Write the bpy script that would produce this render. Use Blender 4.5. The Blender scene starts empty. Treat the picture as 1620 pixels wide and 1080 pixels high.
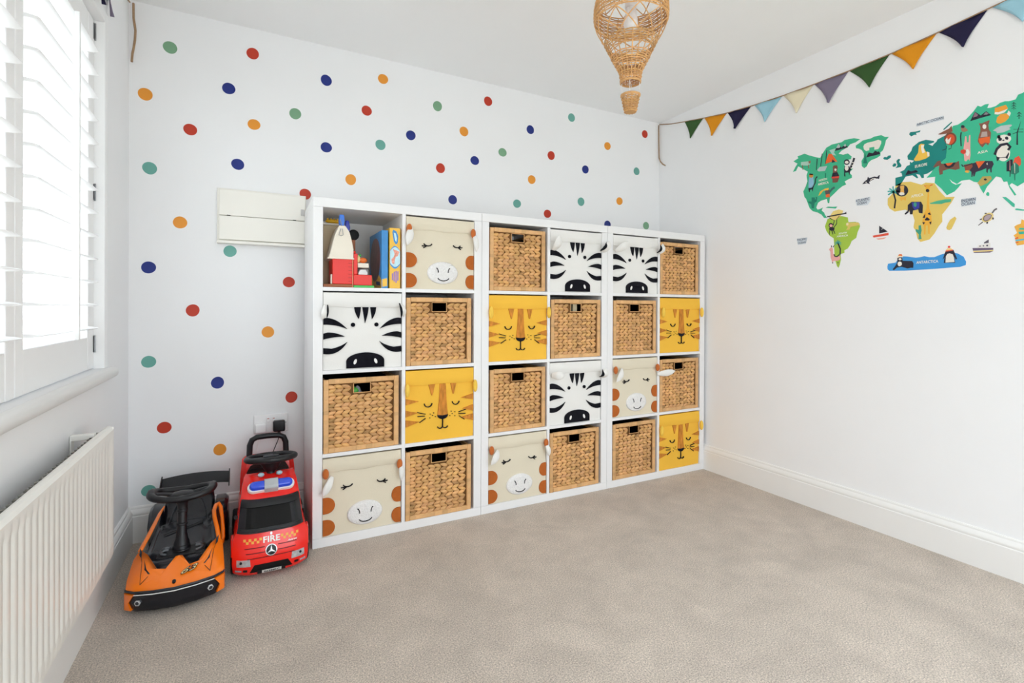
import bpy, bmesh, math, random
from mathutils import Vector, Matrix
R = math.radians
PI = math.pi
random.seed(7)
scene = bpy.context.scene
COL = scene.collection

# ---------------------------------------------------------------- camera, sky, exposure
cam_d = bpy.data.cameras.new('camera')
cam_d.sensor_width = 36.0
cam_d.lens = 792.2336 / 1620 * 36
cam_d.shift_x = -(816.04 - 810) / 1620
cam_d.shift_y = (488.51 - 540) / 1620
cam_d.clip_start = 0.02
cam = bpy.data.objects.new('camera', cam_d)
cam.location = (-0.2235, -2.2298, 1.009)
cam.rotation_euler = (R(89.83967), R(-0.24739), R(-27.79052))
COL.objects.link(cam)
scene.camera = cam

world = bpy.data.worlds.new('sky')
scene.world = world
world.use_nodes = True
wn = world.node_tree
wn.nodes['Background'].inputs['Color'].default_value = (0.885, 0.945, 1.02, 1)
# bright overcast sky: luminance rises from the horizon to the zenith as (1 + 2 sin elevation) / 3
w_tc = wn.nodes.new('ShaderNodeTexCoord')
w_sx = wn.nodes.new('ShaderNodeSeparateXYZ')
w_mr = wn.nodes.new('ShaderNodeMapRange')
w_mr.inputs[1].default_value, w_mr.inputs[2].default_value = 0.0, 1.0
w_mr.inputs[3].default_value, w_mr.inputs[4].default_value = 6.0, 18.0
wn.links.new(w_tc.outputs['Generated'], w_sx.inputs[0])
wn.links.new(w_sx.outputs['Z'], w_mr.inputs[0])
wn.links.new(w_mr.outputs[0], wn.nodes['Background'].inputs['Strength'])

vs = scene.view_settings
vs.view_transform = 'Standard'
vs.look = 'None'
vs.gamma = 1.0
vs.use_curve_mapping = False
vs.exposure = -0.88
try:
    scene.cycles.max_bounces = 12
    scene.cycles.diffuse_bounces = 8
    scene.cycles.transparent_max_bounces = 12
except Exception:
    pass

# room dimensions (metres): the front of the shelf units is y = 0
XL, XR, YB, YR, ZC = -0.687, 2.308, 0.420, -2.95, 2.306


def portal(name, loc, rot, sx, sy):
    l = bpy.data.lights.new(name, 'AREA')
    l.shape = 'RECTANGLE'
    l.size, l.size_y = sx, sy
    l.cycles.is_portal = True
    o = bpy.data.objects.new(name, l)
    o.location = loc
    o.rotation_euler = rot
    COL.objects.link(o)


# daylight comes in through the shuttered window on the left and an unseen window added behind the photographer
WY0, WY1, WZ0, WZ1 = -1.95, 0.07, 0.785, 2.06       # left window opening
RX0, RX1, RZ0, RZ1 = -0.25, 2.05, 0.10, 2.16         # opening of the added rear window
portal('window_daylight', (XL - 0.235, (WY0 + WY1) / 2, (WZ0 + WZ1) / 2), (0, R(-90), 0), WZ1 - WZ0, WY1 - WY0)
portal('added_window_daylight', ((RX0 + RX1) / 2, YR - 0.235, (RZ0 + RZ1) / 2), (R(90), 0, 0), RX1 - RX0, RZ1 - RZ0)


# ---------------------------------------------------------------- helpers
def lin(h):
    h = h.lstrip('#')
    out = []
    for i in (0, 2, 4):
        c = int(h[i:i + 2], 16) / 255
        out.append(c / 12.92 if c <= 0.04045 else ((c + 0.055) / 1.055) ** 2.4)
    return (*out, 1)


MATS = {}


def M(key, col='#ffffff', rough=0.5, spec=0.4, noise=(0, 0), bump=(0, 0), metal=0.0, coat=0.0,
      alpha=None, attr=False, rnd=0.0, sheen=0.0, stretch=(1, 1, 1)):
    """procedural material: base colour with noise variation, optional bump, colour attribute and per-object variation"""
    if key in MATS:
        return MATS[key]
    m = bpy.data.materials.new(key)
    m.use_nodes = True
    nt = m.node_tree
    N, L = nt.nodes, nt.links
    b = N['Principled BSDF']
    c = lin(col)
    b.inputs['Base Color'].default_value = c
    b.inputs['Roughness'].default_value = rough
    b.inputs['Specular IOR Level'].default_value = spec
    b.inputs['Metallic'].default_value = metal
    b.inputs['Coat Weight'].default_value = coat
    b.inputs['Coat Roughness'].default_value = 0.08
    if sheen:
        b.inputs['Sheen Weight'].default_value = sheen
    tc = N.new('ShaderNodeTexCoord')
    mp = N.new('ShaderNodeMapping')
    mp.inputs['Scale'].default_value = stretch
    L.new(tc.outputs['Object'], mp.inputs['Vector'])
    hsv = N.new('ShaderNodeHueSaturation')
    hsv.inputs['Color'].default_value = c
    val = None
    if attr:
        at = N.new('ShaderNodeAttribute')
        at.attribute_name = 'tint'
        mx = N.new('ShaderNodeMixRGB')
        mx.blend_type = 'MULTIPLY'
        mx.inputs[0].default_value = 1
        mx.inputs[1].default_value = c
        L.new(at.outputs['Color'], mx.inputs[2])
        L.new(mx.outputs[0], hsv.inputs['Color'])
    if noise[1]:
        n = N.new('ShaderNodeTexNoise')
        n.inputs['Scale'].default_value = noise[0]
        n.inputs['Detail'].default_value = 4
        L.new(mp.outputs[0], n.inputs['Vector'])
        mr = N.new('ShaderNodeMapRange')
        mr.inputs[1].default_value = 0.25
        mr.inputs[2].default_value = 0.75
        mr.inputs[3].default_value = 1 - noise[1]
        mr.inputs[4].default_value = 1 + noise[1]
        L.new(n.outputs['Fac'], mr.inputs[0])
        val = mr.outputs[0]
    if rnd:
        oi = N.new('ShaderNodeObjectInfo')
        m2 = N.new('ShaderNodeMapRange')
        m2.inputs[3].default_value = 1 - rnd
        m2.inputs[4].default_value = 1 + rnd
        L.new(oi.outputs['Random'], m2.inputs[0])
        if val is not None:
            mm = N.new('ShaderNodeMath')
            mm.operation = 'MULTIPLY'
            L.new(val, mm.inputs[0])
            L.new(m2.outputs[0], mm.inputs[1])
            val = mm.outputs[0]
        else:
            val = m2.outputs[0]
    if val is not None:
        L.new(val, hsv.inputs['Value'])
    L.new(hsv.outputs[0], b.inputs['Base Color'])
    if bump[1]:
        n2 = N.new('ShaderNodeTexNoise')
        n2.inputs['Scale'].default_value = bump[0]
        n2.inputs['Detail'].default_value = 3
        L.new(mp.outputs[0], n2.inputs['Vector'])
        bp = N.new('ShaderNodeBump')
        bp.inputs['Strength'].default_value = bump[1]
        bp.inputs['Distance'].default_value = 0.004
        L.new(n2.outputs['Fac'], bp.inputs['Height'])
        L.new(bp.outputs[0], b.inputs['Normal'])
    m.diffuse_color = c
    MATS[key] = m
    return m


class MB:
    """collects shapes; build() links them as ONE mesh object"""

    def __init__(s):
        s.v, s.f, s.mi, s.t = [], [], [], []
        s.tint = (1, 1, 1)

    def add(s, vs_, fs, mi=0):
        o = len(s.v)
        s.v += [tuple(p) for p in vs_]
        s.t += [s.tint] * len(vs_)
        for f in fs:
            s.f.append([i + o for i in f])
            s.mi.append(mi)
        return s

    def box(s, x0, x1, y0, y1, z0, z1, mi=0, Mx=None):
        p = [(x, y, z) for z in (z0, z1) for y in (y0, y1) for x in (x0, x1)]
        if Mx is not None:
            p = [tuple(Mx @ Vector(q)) for q in p]
        return s.add(p, [(0, 2, 3, 1), (4, 5, 7, 6), (0, 1, 5, 4), (2, 6, 7, 3), (0, 4, 6, 2), (1, 3, 7, 5)], mi)

    def loft(s, rings, caps=True, closed=True, mi=0, loop=False):
        n = len(rings[0])
        vs_ = [p for r in rings for p in r]
        fs = []
        m = n if closed else n - 1
        K = len(rings)
        for k in range(K if loop else K - 1):
            a, b = k * n, ((k + 1) % K) * n
            for i in range(m):
                j = (i + 1) % n
                fs.append((a + i, a + j, b + j, b + i))
        if caps and closed and not loop:
            fs.append(tuple(reversed(range(n))))
            fs.append(tuple(range((K - 1) * n, K * n)))
        return s.add(vs_, fs, mi)

    def tube(s, pts, r, n=8, caps=True, mi=0, loop=False, flat=1.0, up=None):
        pts = [Vector(p) for p in pts]
        K = len(pts)
        rr = r if isinstance(r, (list, tuple)) else [r] * K
        rings = []
        prev = None
        for k, p in enumerate(pts):
            if loop:
                t = (pts[(k + 1) % K] - pts[k - 1])
            else:
                t = pts[min(k + 1, K - 1)] - pts[max(k - 1, 0)]
            t.normalize()
            if up is not None:
                nrm = Vector(up)
                nrm = (nrm - t * nrm.dot(t)).normalized()
            elif prev is None:
                a = Vector((0, 0, 1)) if abs(t.z) < 0.9 else Vector((1, 0, 0))
                nrm = (a - t * a.dot(t)).normalized()
            else:
                nrm = (prev - t * prev.dot(t)).normalized()
            prev = nrm
            bn = t.cross(nrm)
            rings.append([p + (nrm * math.cos(2 * PI * i / n) * flat + bn * math.sin(2 * PI * i / n)) * rr[k] for i in range(n)])
        return s.loft(rings, caps, True, mi, loop)

    def lathe(s, prof, n=24, c=(0, 0, 0), mi=0, Mx=None, caps=True):
        c = Vector(c)
        rings = []
        for r_, z in prof:
            ring = [Vector((r_ * math.cos(2 * PI * i / n), r_ * math.sin(2 * PI * i / n), z)) for i in range(n)]
            if Mx is not None:
                ring = [Mx @ q for q in ring]
            rings.append([c + q for q in ring])
        return s.loft(rings, caps, True, mi)

    def ell(s, c, r, nu=12, nv=8, Mx=None, mi=0):
        prof = []
        for k in range(nv + 1):
            a = -PI / 2 + PI * k / nv
            prof.append((max(math.cos(a), 0.02), math.sin(a)))
        S = Matrix.Diagonal((r[0], r[1], r[2])).to_4x4()
        T = (Mx @ S) if Mx is not None else S
        return s.lathe(prof, nu, c, mi, T)

    def prism(s, poly, fn, t0, t1, mi=0):
        """poly: 2-D outline; fn(u, v, t) -> point; t0 back, t1 front"""
        n = len(poly)
        a = [fn(u, v, t0) for u, v in poly]
        b = [fn(u, v, t1) for u, v in poly]
        fs = [tuple(range(n, 2 * n)), tuple(reversed(range(n)))]
        for i in range(n):
            j = (i + 1) % n
            fs.append((i, j, n + j, n + i))
        return s.add(a + b, fs, mi)

    def build(s, name, mats, parent=None, smooth=None, bevel=0, seg=2, tint=False):
        me = bpy.data.meshes.new(name)
        me.from_pydata(s.v, [], s.f)
        for m in (mats if isinstance(mats, (list, tuple)) else [mats]):
            me.materials.append(m)
        if len(me.materials) > 1:
            me.polygons.foreach_set('material_index', s.mi)
        bm = bmesh.new()
        bm.from_mesh(me)
        bmesh.ops.recalc_face_normals(bm, faces=bm.faces)
        bm.to_mesh(me)
        bm.free()
        if tint:
            at = me.color_attributes.new('tint', 'FLOAT_COLOR', 'POINT')
            flat = []
            for c in s.t:
                flat += [c[0], c[1], c[2], 1]
            at.data.foreach_set('color', flat)
        if smooth is not None:
            me.shade_smooth()
            me.set_sharp_from_angle(angle=R(smooth))
        me.update()
        o = bpy.data.objects.new(name, me)
        COL.objects.link(o)
        if parent is not None:
            o.parent = parent
        if bevel:
            b = o.modifiers.new('bevel', 'BEVEL')
            b.width = bevel
            b.segments = seg
            b.limit_method = 'ANGLE'
            b.angle_limit = R(35)
            b.harden_normals = False
            me.shade_smooth()
            me.set_sharp_from_angle(angle=R(50))
        return o


def tag(o, label, cat, group=None):
    o['label'] = label
    o['category'] = cat
    if group:
        o['group'] = group
    return o


def thing(name, label, cat, loc=(0, 0, 0), rz=0.0, group=None):
    o = bpy.data.objects.new(name, None)
    o.empty_display_size = 0.05
    COL.objects.link(o)
    o.location = loc
    o.rotation_euler = (0, 0, rz)
    return tag(o, label, cat, group)


def struct(o):
    o['kind'] = 'structure'
    return o


def dup(root, loc, rz=0.0, label=None, group=None):
    r = root.copy()
    COL.objects.link(r)
    r.location = loc
    r.rotation_euler = (0, 0, rz)
    if label:
        r['label'] = label
    if group:
        r['group'] = group
    for ch in list(root.children):
        c = ch.copy()
        COL.objects.link(c)
        c.parent = r
        for g in list(ch.children):
            d = g.copy()
            COL.objects.link(d)
            d.parent = c
    return r


_txt = {}


def text_geo(s, shear=0.0, bold=0.028):
    """flat outline mesh of a word: 2-D verts scaled to cap height 1, starting at x = 0, and faces; returns width too"""
    k = (s, shear, bold)
    if k in _txt:
        return _txt[k]
    cu = bpy.data.curves.new('word', 'FONT')
    cu.body = s
    cu.shear = shear
    cu.resolution_u = 3
    cu.offset = bold
    ob = bpy.data.objects.new('word', cu)
    me = bpy.data.meshes.new_from_object(ob)
    v = [(p.co.x, p.co.y) for p in me.vertices]
    f = [tuple(p.vertices) for p in me.polygons]
    bpy.data.objects.remove(ob)
    bpy.data.curves.remove(cu)
    bpy.data.meshes.remove(me)
    x0 = min(a for a, b in v)
    y0 = min(b for a, b in v)
    h = max(b for a, b in v) - y0
    v = [((a - x0) / h, (b - y0) / h) for a, b in v]
    w = max(a for a, b in v)
    _txt[k] = (v, f, w)
    return _txt[k]


def add_text(mb, s, fn, u0, v0, height, width, shear=0.0, bold=0.028):
    """lay a word out with fn(u, v) -> point: lower-left (u0, v0)"""
    v, f, w = text_geo(s, shear, bold)
    mb.add([fn(u0 + a / w * width, v0 + b * height) for a, b in v], f)


def arc(cx, cy, rx, ry, a0, a1, n=10):
    return [(cx + rx * math.cos(R(a0 + (a1 - a0) * i / n)), cy + ry * math.sin(R(a0 + (a1 - a0) * i / n))) for i in range(n + 1)]


def ribbon(pts, w, taper=False):
    """2-D stroke outline of a polyline"""
    L_, R_ = [], []
    n = len(pts)
    for i, (x, y) in enumerate(pts):
        a = pts[max(i - 1, 0)]
        b = pts[min(i + 1, n - 1)]
        dx, dy = b[0] - a[0], b[1] - a[1]
        d = math.hypot(dx, dy) or 1
        ww = w / 2 * ((0.3 + 0.7 * math.sin(PI * (i + 0.5) / n)) if taper else 1)
        L_.append((x - dy / d * ww, y + dx / d * ww))
        R_.append((x + dy / d * ww, y - dx / d * ww))
    return L_ + R_[::-1]


def ellipse(cx, cy, rx, ry, rot=0.0, n=24):
    c, s_ = math.cos(R(rot)), math.sin(R(rot))
    out = []
    for i in range(n):
        x, y = rx * math.cos(2 * PI * i / n), ry * math.sin(2 * PI * i / n)
        out.append((cx + x * c - y * s_, cy + x * s_ + y * c))
    return out


def smoothstep(a, b, x):
    t = min(max((x - a) / (b - a), 0), 1)
    return t * t * (3 - 2 * t)


def lerp_tab(tab, x):
    if x <= tab[0][0]:
        return tab[0][1]
    for (a, b), (c, d) in zip(tab, tab[1:]):
        if x <= c:
            return b + (d - b) * (x - a) / (c - a)
    return tab[-1][1]

# ---------------------------------------------------------------- materials of the room
WALL = M('white_wall_paint', '#eeeeef', 0.9, 0.2, (3, 0.012), (260, 0.05))
CEIL = M('white_ceiling_paint', '#f1f1f1', 0.92, 0.2, (2, 0.012), (220, 0.05))
TRIM = M('white_satin_trim_paint', '#ebeae8', 0.38, 0.45, (6, 0.01))
SHUT = M('white_shutter_lacquer', '#f2f2f2', 0.4, 0.4, (8, 0.008))
STEEL = M('brushed_steel', '#8f9092', 0.35, 0.5, (60, 0.08), metal=0.9)
DARK = M('dark_gap', '#1b1817', 0.9, 0.1, (20, 0.1))


def carpet_mat():
    m = bpy.data.materials.new('beige_carpet')
    m.use_nodes = True
    nt = m.node_tree
    N, L = nt.nodes, nt.links
    b = N['Principled BSDF']
    b.inputs['Roughness'].default_value = 1.0
    b.inputs['Specular IOR Level'].default_value = 0.05
    b.inputs['Sheen Weight'].default_value = 0.15
    tc = N.new('ShaderNodeTexCoord')

    def noise(scale, det, dist=0.0):
        n = N.new('ShaderNodeTexNoise')
        n.inputs['Scale'].default_value = scale
        n.inputs['Detail'].default_value = det
        n.inputs['Distortion'].default_value = dist
        L.new(tc.outputs['Object'], n.inputs['Vector'])
        return n

    def rng(src, a, b_, lo, hi):
        r = N.new('ShaderNodeMapRange')
        r.inputs[1].default_value, r.inputs[2].default_value = a, b_
        r.inputs[3].default_value, r.inputs[4].default_value = lo, hi
        L.new(src, r.inputs[0])
        return r.outputs[0]

    def mul(a, b_):
        k = N.new('ShaderNodeMath')
        k.operation = 'MULTIPLY'
        L.new(a, k.inputs[0])
        L.new(b_, k.inputs[1])
        return k.outputs[0]
    big = noise(2.6, 5, 1.2)
    mid = noise(11, 4, 0.6)
    fine = noise(230, 3)
    tuft = noise(520, 2)
    v = mul(rng(big.outputs['Fac'], 0.36, 0.64, 0.91, 1.05), rng(mid.outputs['Fac'], 0.3, 0.7, 0.93, 1.06))
    v = mul(v, rng(fine.outputs['Fac'], 0.25, 0.75, 0.48, 1.46))
    v = mul(v, rng(tuft.outputs['Fac'], 0.25, 0.75, 0.72, 1.26))
    hsv = N.new('ShaderNodeHueSaturation')
    hsv.inputs['Color'].default_value = lin('#d0c3b6')
    L.new(v, hsv.inputs['Value'])
    L.new(hsv.outputs[0], b.inputs['Base Color'])
    bp = N.new('ShaderNodeBump')
    bp.inputs['Strength'].default_value = 0.65
    bp.inputs['Distance'].default_value = 0.006
    ad = N.new('ShaderNodeMath')
    ad.operation = 'ADD'
    L.new(fine.outputs['Fac'], ad.inputs[0])
    L.new(tuft.outputs['Fac'], ad.inputs[1])
    L.new(ad.outputs[0], bp.inputs['Height'])
    L.new(bp.outputs[0], b.inputs['Normal'])
    return m


CARPET = carpet_mat()

# ---------------------------------------------------------------- shell
TH = 0.22
struct(MB().box(XL - TH, XR + TH, YR - TH, YB + TH, -0.12, 0).build('floor', CARPET))
struct(MB().box(XL - TH, XR + TH, YR - TH, YB + TH, ZC, ZC + 0.12).build('ceiling', CEIL))
struct(MB().box(XL - TH, XR + TH, YB, YB + TH, 0, ZC).build('wall_back', WALL))
struct(MB().box(XR, XR + TH, YR, YB, 0, ZC).build('wall_right', WALL))
w = MB()
w.box(XL - TH, XL, YR, YB, 0, WZ0).box(XL - TH, XL, YR, YB, WZ1, ZC)
w.box(XL - TH, XL, WY1, YB, WZ0, WZ1).box(XL - TH, XL, YR, WY0, WZ0, WZ1)
struct(w.build('wall_left', WALL))
w = MB()
w.box(XL - TH, XR + TH, YR - TH, YR, 0, RZ0).box(XL - TH, XR + TH, YR - TH, YR, RZ1, ZC)
w.box(XL - TH, RX0, YR - TH, YR, RZ0, RZ1).box(RX1, XR + TH, YR - TH, YR, RZ0, RZ1)
struct(w.build('wall_rear', WALL))

# skirting: moulded profile (distance from wall, height)
PROF = [(0, 0), (0.019, 0), (0.019, 0.112), (0.0165, 0.116), (0.018, 0.121), (0.0175, 0.127), (0.013, 0.137),
        (0.009, 0.142), (0.0085, 0.148), (0.006, 0.152), (0, 0.153)]


def skirting(name, p0, p1, inward):
    ring0 = [(p0[0] + inward[0] * d, p0[1] + inward[1] * d, z) for d, z in PROF]
    ring1 = [(p1[0] + inward[0] * d, p1[1] + inward[1] * d, z) for d, z in PROF]
    struct(MB().loft([ring0, ring1]).build(name, TRIM, smooth=25))


skirting('baseboard_back', (XL, YB), (XR, YB), (0, -1))
skirting('baseboard_right', (XR, YR), (XR, YB), (-1, 0))
skirting('baseboard_left', (XL, YB), (XL, YR), (1, 0))


struct(MB().box(-60, 60, -60, 60, -0.6, -0.4).build('ground_outside', M('outdoor_ground', '#b4b1aa', 0.95, 0.1, (0.4, 0.1))))


# ---------------------------------------------------------------- windows
def glass_mat():
    m = bpy.data.materials.new('window_glass')
    m.use_nodes = True
    nt = m.node_tree
    N, L = nt.nodes, nt.links
    N.remove(N['Principled BSDF'])
    tr = N.new('ShaderNodeBsdfTransparent')
    tr.inputs[0].default_value = (0.96, 0.975, 0.97, 1)
    gl = N.new('ShaderNodeBsdfGlossy')
    gl.inputs['Roughness'].default_value = 0.02
    lw = N.new('ShaderNodeLayerWeight')          # thin pane: reflection rises towards grazing angles, alike from both sides
    lw.inputs[0].default_value = 0.5
    pw = N.new('ShaderNodeMath')
    pw.operation = 'POWER'
    pw.inputs[1].default_value = 5.0
    fr = N.new('ShaderNodeMapRange')
    fr.inputs[3].default_value, fr.inputs[4].default_value = 0.04, 0.85
    L.new(lw.outputs['Facing'], pw.inputs[0])
    L.new(pw.outputs[0], fr.inputs[0])
    mx = N.new('ShaderNodeMixShader')
    L.new(fr.outputs[0], mx.inputs[0])
    L.new(tr.outputs[0], mx.inputs[1])
    L.new(gl.outputs[0], mx.inputs[2])
    L.new(mx.outputs[0], N['Material Output'].inputs[0])
    return m


GLASS = glass_mat()
win = struct(bpy.data.objects.new('window_1', None))
COL.objects.link(win)
win.location = (XL, (WY0 + WY1) / 2, WZ0)


def rel(o, par):
    o.parent = par
    o.matrix_parent_inverse = Matrix.Translation(par.location).inverted()
    return o


xg = XL - 0.188
fr = MB()
fr.box(xg - 0.03, xg + 0.03, WY0, WY1, WZ0, WZ0 + 0.06).box(xg - 0.03, xg + 0.03, WY0, WY1, WZ1 - 0.06, WZ1)
for yy in (WY0, WY0 + 0.655, WY0 + 1.31, WY1 - 0.03):
    fr.box(xg - 0.03, xg + 0.03, yy, yy + 0.06, WZ0 + 0.06, WZ1 - 0.06)
rel(fr.build('window_frame', TRIM, bevel=0.004), win)
for k in range(3):
    y0 = WY0 + 0.06 + 0.655 * k
    rel(MB().box(xg - 0.029, xg - 0.024, y0, y0 + 0.595 if k < 2 else WY1 - 0.06, WZ0 + 0.06, WZ1 - 0.06).build('pane', GLASS), win)
# bull-nosed sill
sill = [(-0.17, 0.0), (0.012, 0.0)] + [(0.012 + 0.018 * math.sin(R(a)), -0.0185 + 0.0185 * math.cos(R(a))) for a in range(15, 180, 15)] + [(0.012, -0.037), (-0.0, -0.037), (-0.0, -0.012), (-0.17, -0.012)]
rings = []
for y, kx in ((WY0 - 0.05, 1), (0.085, 1), (0.096, 0.7), (0.1, 0.3)):
    rings.append([(XL + (px * kx if px > 0 else (px if y < WY1 else max(px, 0.0))), y, WZ0 - 0.0005 + pz) for px, pz in sill])
rel(MB().loft(rings).build('window_sill', TRIM, smooth=40), win)

win2 = struct(bpy.data.objects.new('added_rear_window', None))  # guessed window, out of view, added to even out the room light
COL.objects.link(win2)
win2.location = ((RX0 + RX1) / 2, YR, RZ0)
yg = YR - 0.14
fr = MB()
fr.box(RX0, RX1, yg - 0.03, yg + 0.03, RZ0, RZ0 + 0.06).box(RX0, RX1, yg - 0.03, yg + 0.03, RZ1 - 0.06, RZ1)
for xx in (RX0, RX0 + 1.12, RX1 - 0.06):
    fr.box(xx, xx + 0.06, yg - 0.03, yg + 0.03, RZ0 + 0.06, RZ1 - 0.06)
rel(fr.build('window_frame', TRIM, bevel=0.004), win2)
rel(MB().box(RX0 + 0.06, RX0 + 1.12, yg - 0.003, yg + 0.003, RZ0 + 0.06, RZ1 - 0.06).build('pane', GLASS), win2)
rel(MB().box(RX0 + 1.18, RX1 - 0.06, yg - 0.003, yg + 0.003, RZ0 + 0.06, RZ1 - 0.06).build('pane', GLASS), win2)

# ---------------------------------------------------------------- plantation shutters (real louvres on a tilt rod)
SX = XL - 0.044            # mid plane of the panels
trim = MB()
trim.box(XL - 0.065, XL + 0.0, 0.031, WY1, WZ0, WZ1).box(XL - 0.065, XL, WY0, 0.031, WZ1 - 0.045, WZ1)
trim.box(XL - 0.065, XL, WY0, WY0 + 0.04, WZ0, WZ1 - 0.045)
struct(trim.build('trim_1', SHUT, bevel=0.003))
PANELS = [(-0.634, 0.030, 'white louvred shutter panel nearest the dotted wall, tilt rod in its centre'),
          (-1.272, -0.638, 'white louvred shutter panel cut by the left edge of the photo'),
          (-1.909, -1.276, 'white louvred shutter panel furthest from the dotted wall')]
for y0, y1, lab in PANELS:
    sh = thing('louvred_shutter', lab, 'shutter', (SX, (y0 + y1) / 2, WZ0 + 0.004), 0, 'louvred shutter panels in the left window')
    w_ = (y1 - y0) / 2
    st = 0.05 if y1 > -0.7 else 0.047
    if y1 > 0:
        a, b = -w_ + 0.048, w_ - 0.07
    else:
        a, b = -w_ + 0.048, w_ - 0.048
    tz = WZ1 - 0.047 - WZ0 - 0.004
    MB().box(-0.0135, 0.0135, -w_, a, 0, tz).build('stile', SHUT, sh, bevel=0.003)
    MB().box(-0.0135, 0.0135, b, w_, 0, tz).build('stile', SHUT, sh, bevel=0.003)
    MB().box(-0.0125, 0.0125, a, b, 0.0, 0.112).build('bottom_rail', SHUT, sh, bevel=0.003)
    MB().box(-0.0125, 0.0125, a, b, 1.135, tz).build('top_rail', SHUT, sh, bevel=0.003)
    sl = []
    for i in range(16):
        t = i / 15 * 2 * PI
        sl.append((0.0425 * math.cos(t), 0.0055 * math.sin(t)))
    mesh = None
    for k in range(13):
        zc = 0.934 - WZ0 - 0.004 + 0.0787 * k
        if mesh is None:
            m_ = MB().loft([[(x, a + 0.002, z) for x, z in sl], [(x, b - 0.002, z) for x, z in sl]])
            o = m_.build('louvre_slat', SHUT, sh, smooth=50)
            mesh = o.data
        else:
            o = bpy.data.objects.new('louvre_slat', mesh)
            COL.objects.link(o)
            o.parent = sh
        o.location = (0, 0, zc)
        o.rotation_euler = (0, R(2.0), 0)
    yc = (a + b) / 2
    MB().box(0.0445, 0.0565, yc - 0.006, yc + 0.006, 0.118, 1.088).build('tilt_rod', SHUT, sh, bevel=0.002)
    for zz in (0.085, 0.62, 1.185):
        if y1 > 0:
            h = MB()
            h.tube([(0.0165, w_ - 0.001, zz - 0.03), (0.0165, w_ - 0.001, zz + 0.03)], 0.0026, 8)
            h.box(0.0137, 0.0145, w_ - 0.012, w_ + 0.0, zz - 0.028, zz + 0.028)
            h.build('hinge', STEEL, sh, smooth=40)
        if y1 < -0.7:
            break

# ---------------------------------------------------------------- radiator under the window
RAD = M('white_radiator_enamel', '#ebe9e3', 0.35, 0.5, (5, 0.01))
ry0, ry1, rz0, rz1, rx = -1.45, -0.232, 0.222, 0.630, XL + 0.077
rad = thing('panel_radiator', 'white ribbed panel radiator on the wall under the shuttered window', 'radiator', (XL + 0.05, (ry0 + ry1) / 2, rz0))
cx, cy, cz = rad.location
pts = []
# front sheet: vertical flutes pressed into the face, closed against a back sheet
pitch = 0.0333
n = int((ry1 - ry0 - 0.03) / pitch)
front = [(rx, ry0)]
y = ry0 + 0.018
for k in range(n):
    front += [(rx, y), (rx - 0.0032, y + 0.004), (rx - 0.0032, y + 0.0085), (rx, y + 0.0125)]
    y += pitch
front += [(rx, ry1)]
ins = [(px, py) for px, py in front]
flat = [(rx, py) for px, py in front]
zz = [(rz0, flat), (rz0 + 0.028, flat), (rz0 + 0.040, ins), (rz1 - 0.046, ins), (rz1 - 0.034, flat), (rz1 - 0.012, flat)]
rings = [[(px - cx, py - cy, z - cz) for px, py in f] for z, f in zz]
rings.append([(rx - 0.006 - cx, py - cy, rz1 - 0.003 - cz) for px, py in front])
rings.append([(rx - 0.014 - cx, py - cy, rz1 - cz) for px, py in front])
MB().loft(rings, caps=False, closed=False).build('front_panel', RAD, rad, smooth=30)
b = MB()
b.box(rx - 0.018 - cx, rx - 0.012 - cx, ry0 - cy, ry1 - cy, 0, rz1 - cz)
b.box(rx - 0.018 - cx, rx - cx, ry1 - 0.003 - cy, ry1 - cy, 0.0, rz1 - 0.004 - cz)
b.build('back_panel', RAD, rad, bevel=0.001)
fins = MB()
y = ry0 + 0.05
while y < ry1 - 0.05:
    fins.box(rx - 0.031 - cx, rx - 0.0185 - cx, y - cy, y + 0.014 - cy, 0.03, rz1 - 0.006 - cz)
    y += 0.028
fins.build('convector_fins', M('grey_convector_steel', '#77756f', 0.5, 0.4, (30, 0.05)), rad)
for yy in (ry1 - 0.12, ry0 + 0.12):
    k = MB()
    k.box(XL + 0.001 - cx, XL + 0.006 - cx, yy - 0.014 - cy, yy + 0.014 - cy, 0.05, rz1 - 0.004 - cz)
    k.box(XL + 0.001 - cx, rx - 0.02 - cx, yy - 0.012 - cy, yy + 0.012 - cy, rz1 - 0.012 - cz, rz1 + 0.004 - cz)
    k.build('wall_bracket', RAD, rad, bevel=0.002)

# ---------------------------------------------------------------- shelf units
FOIL = M('white_foil_board', '#eae9e9', 0.42, 0.4, (4, 0.008))
T, CW, IT = 0.039, 0.335, 0.016
UW, UH, UD = 2 * T + 2 * CW + IT, 2 * T + 4 * CW + 3 * IT, 0.385
unit_names = ['left', 'middle', 'right']
unit_labels = ['white cube shelf unit beside the red toy truck, its top left cube open',
               'white cube shelf unit standing between the two outer units',
               'white cube shelf unit in the corner by the world map wall']


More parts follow.
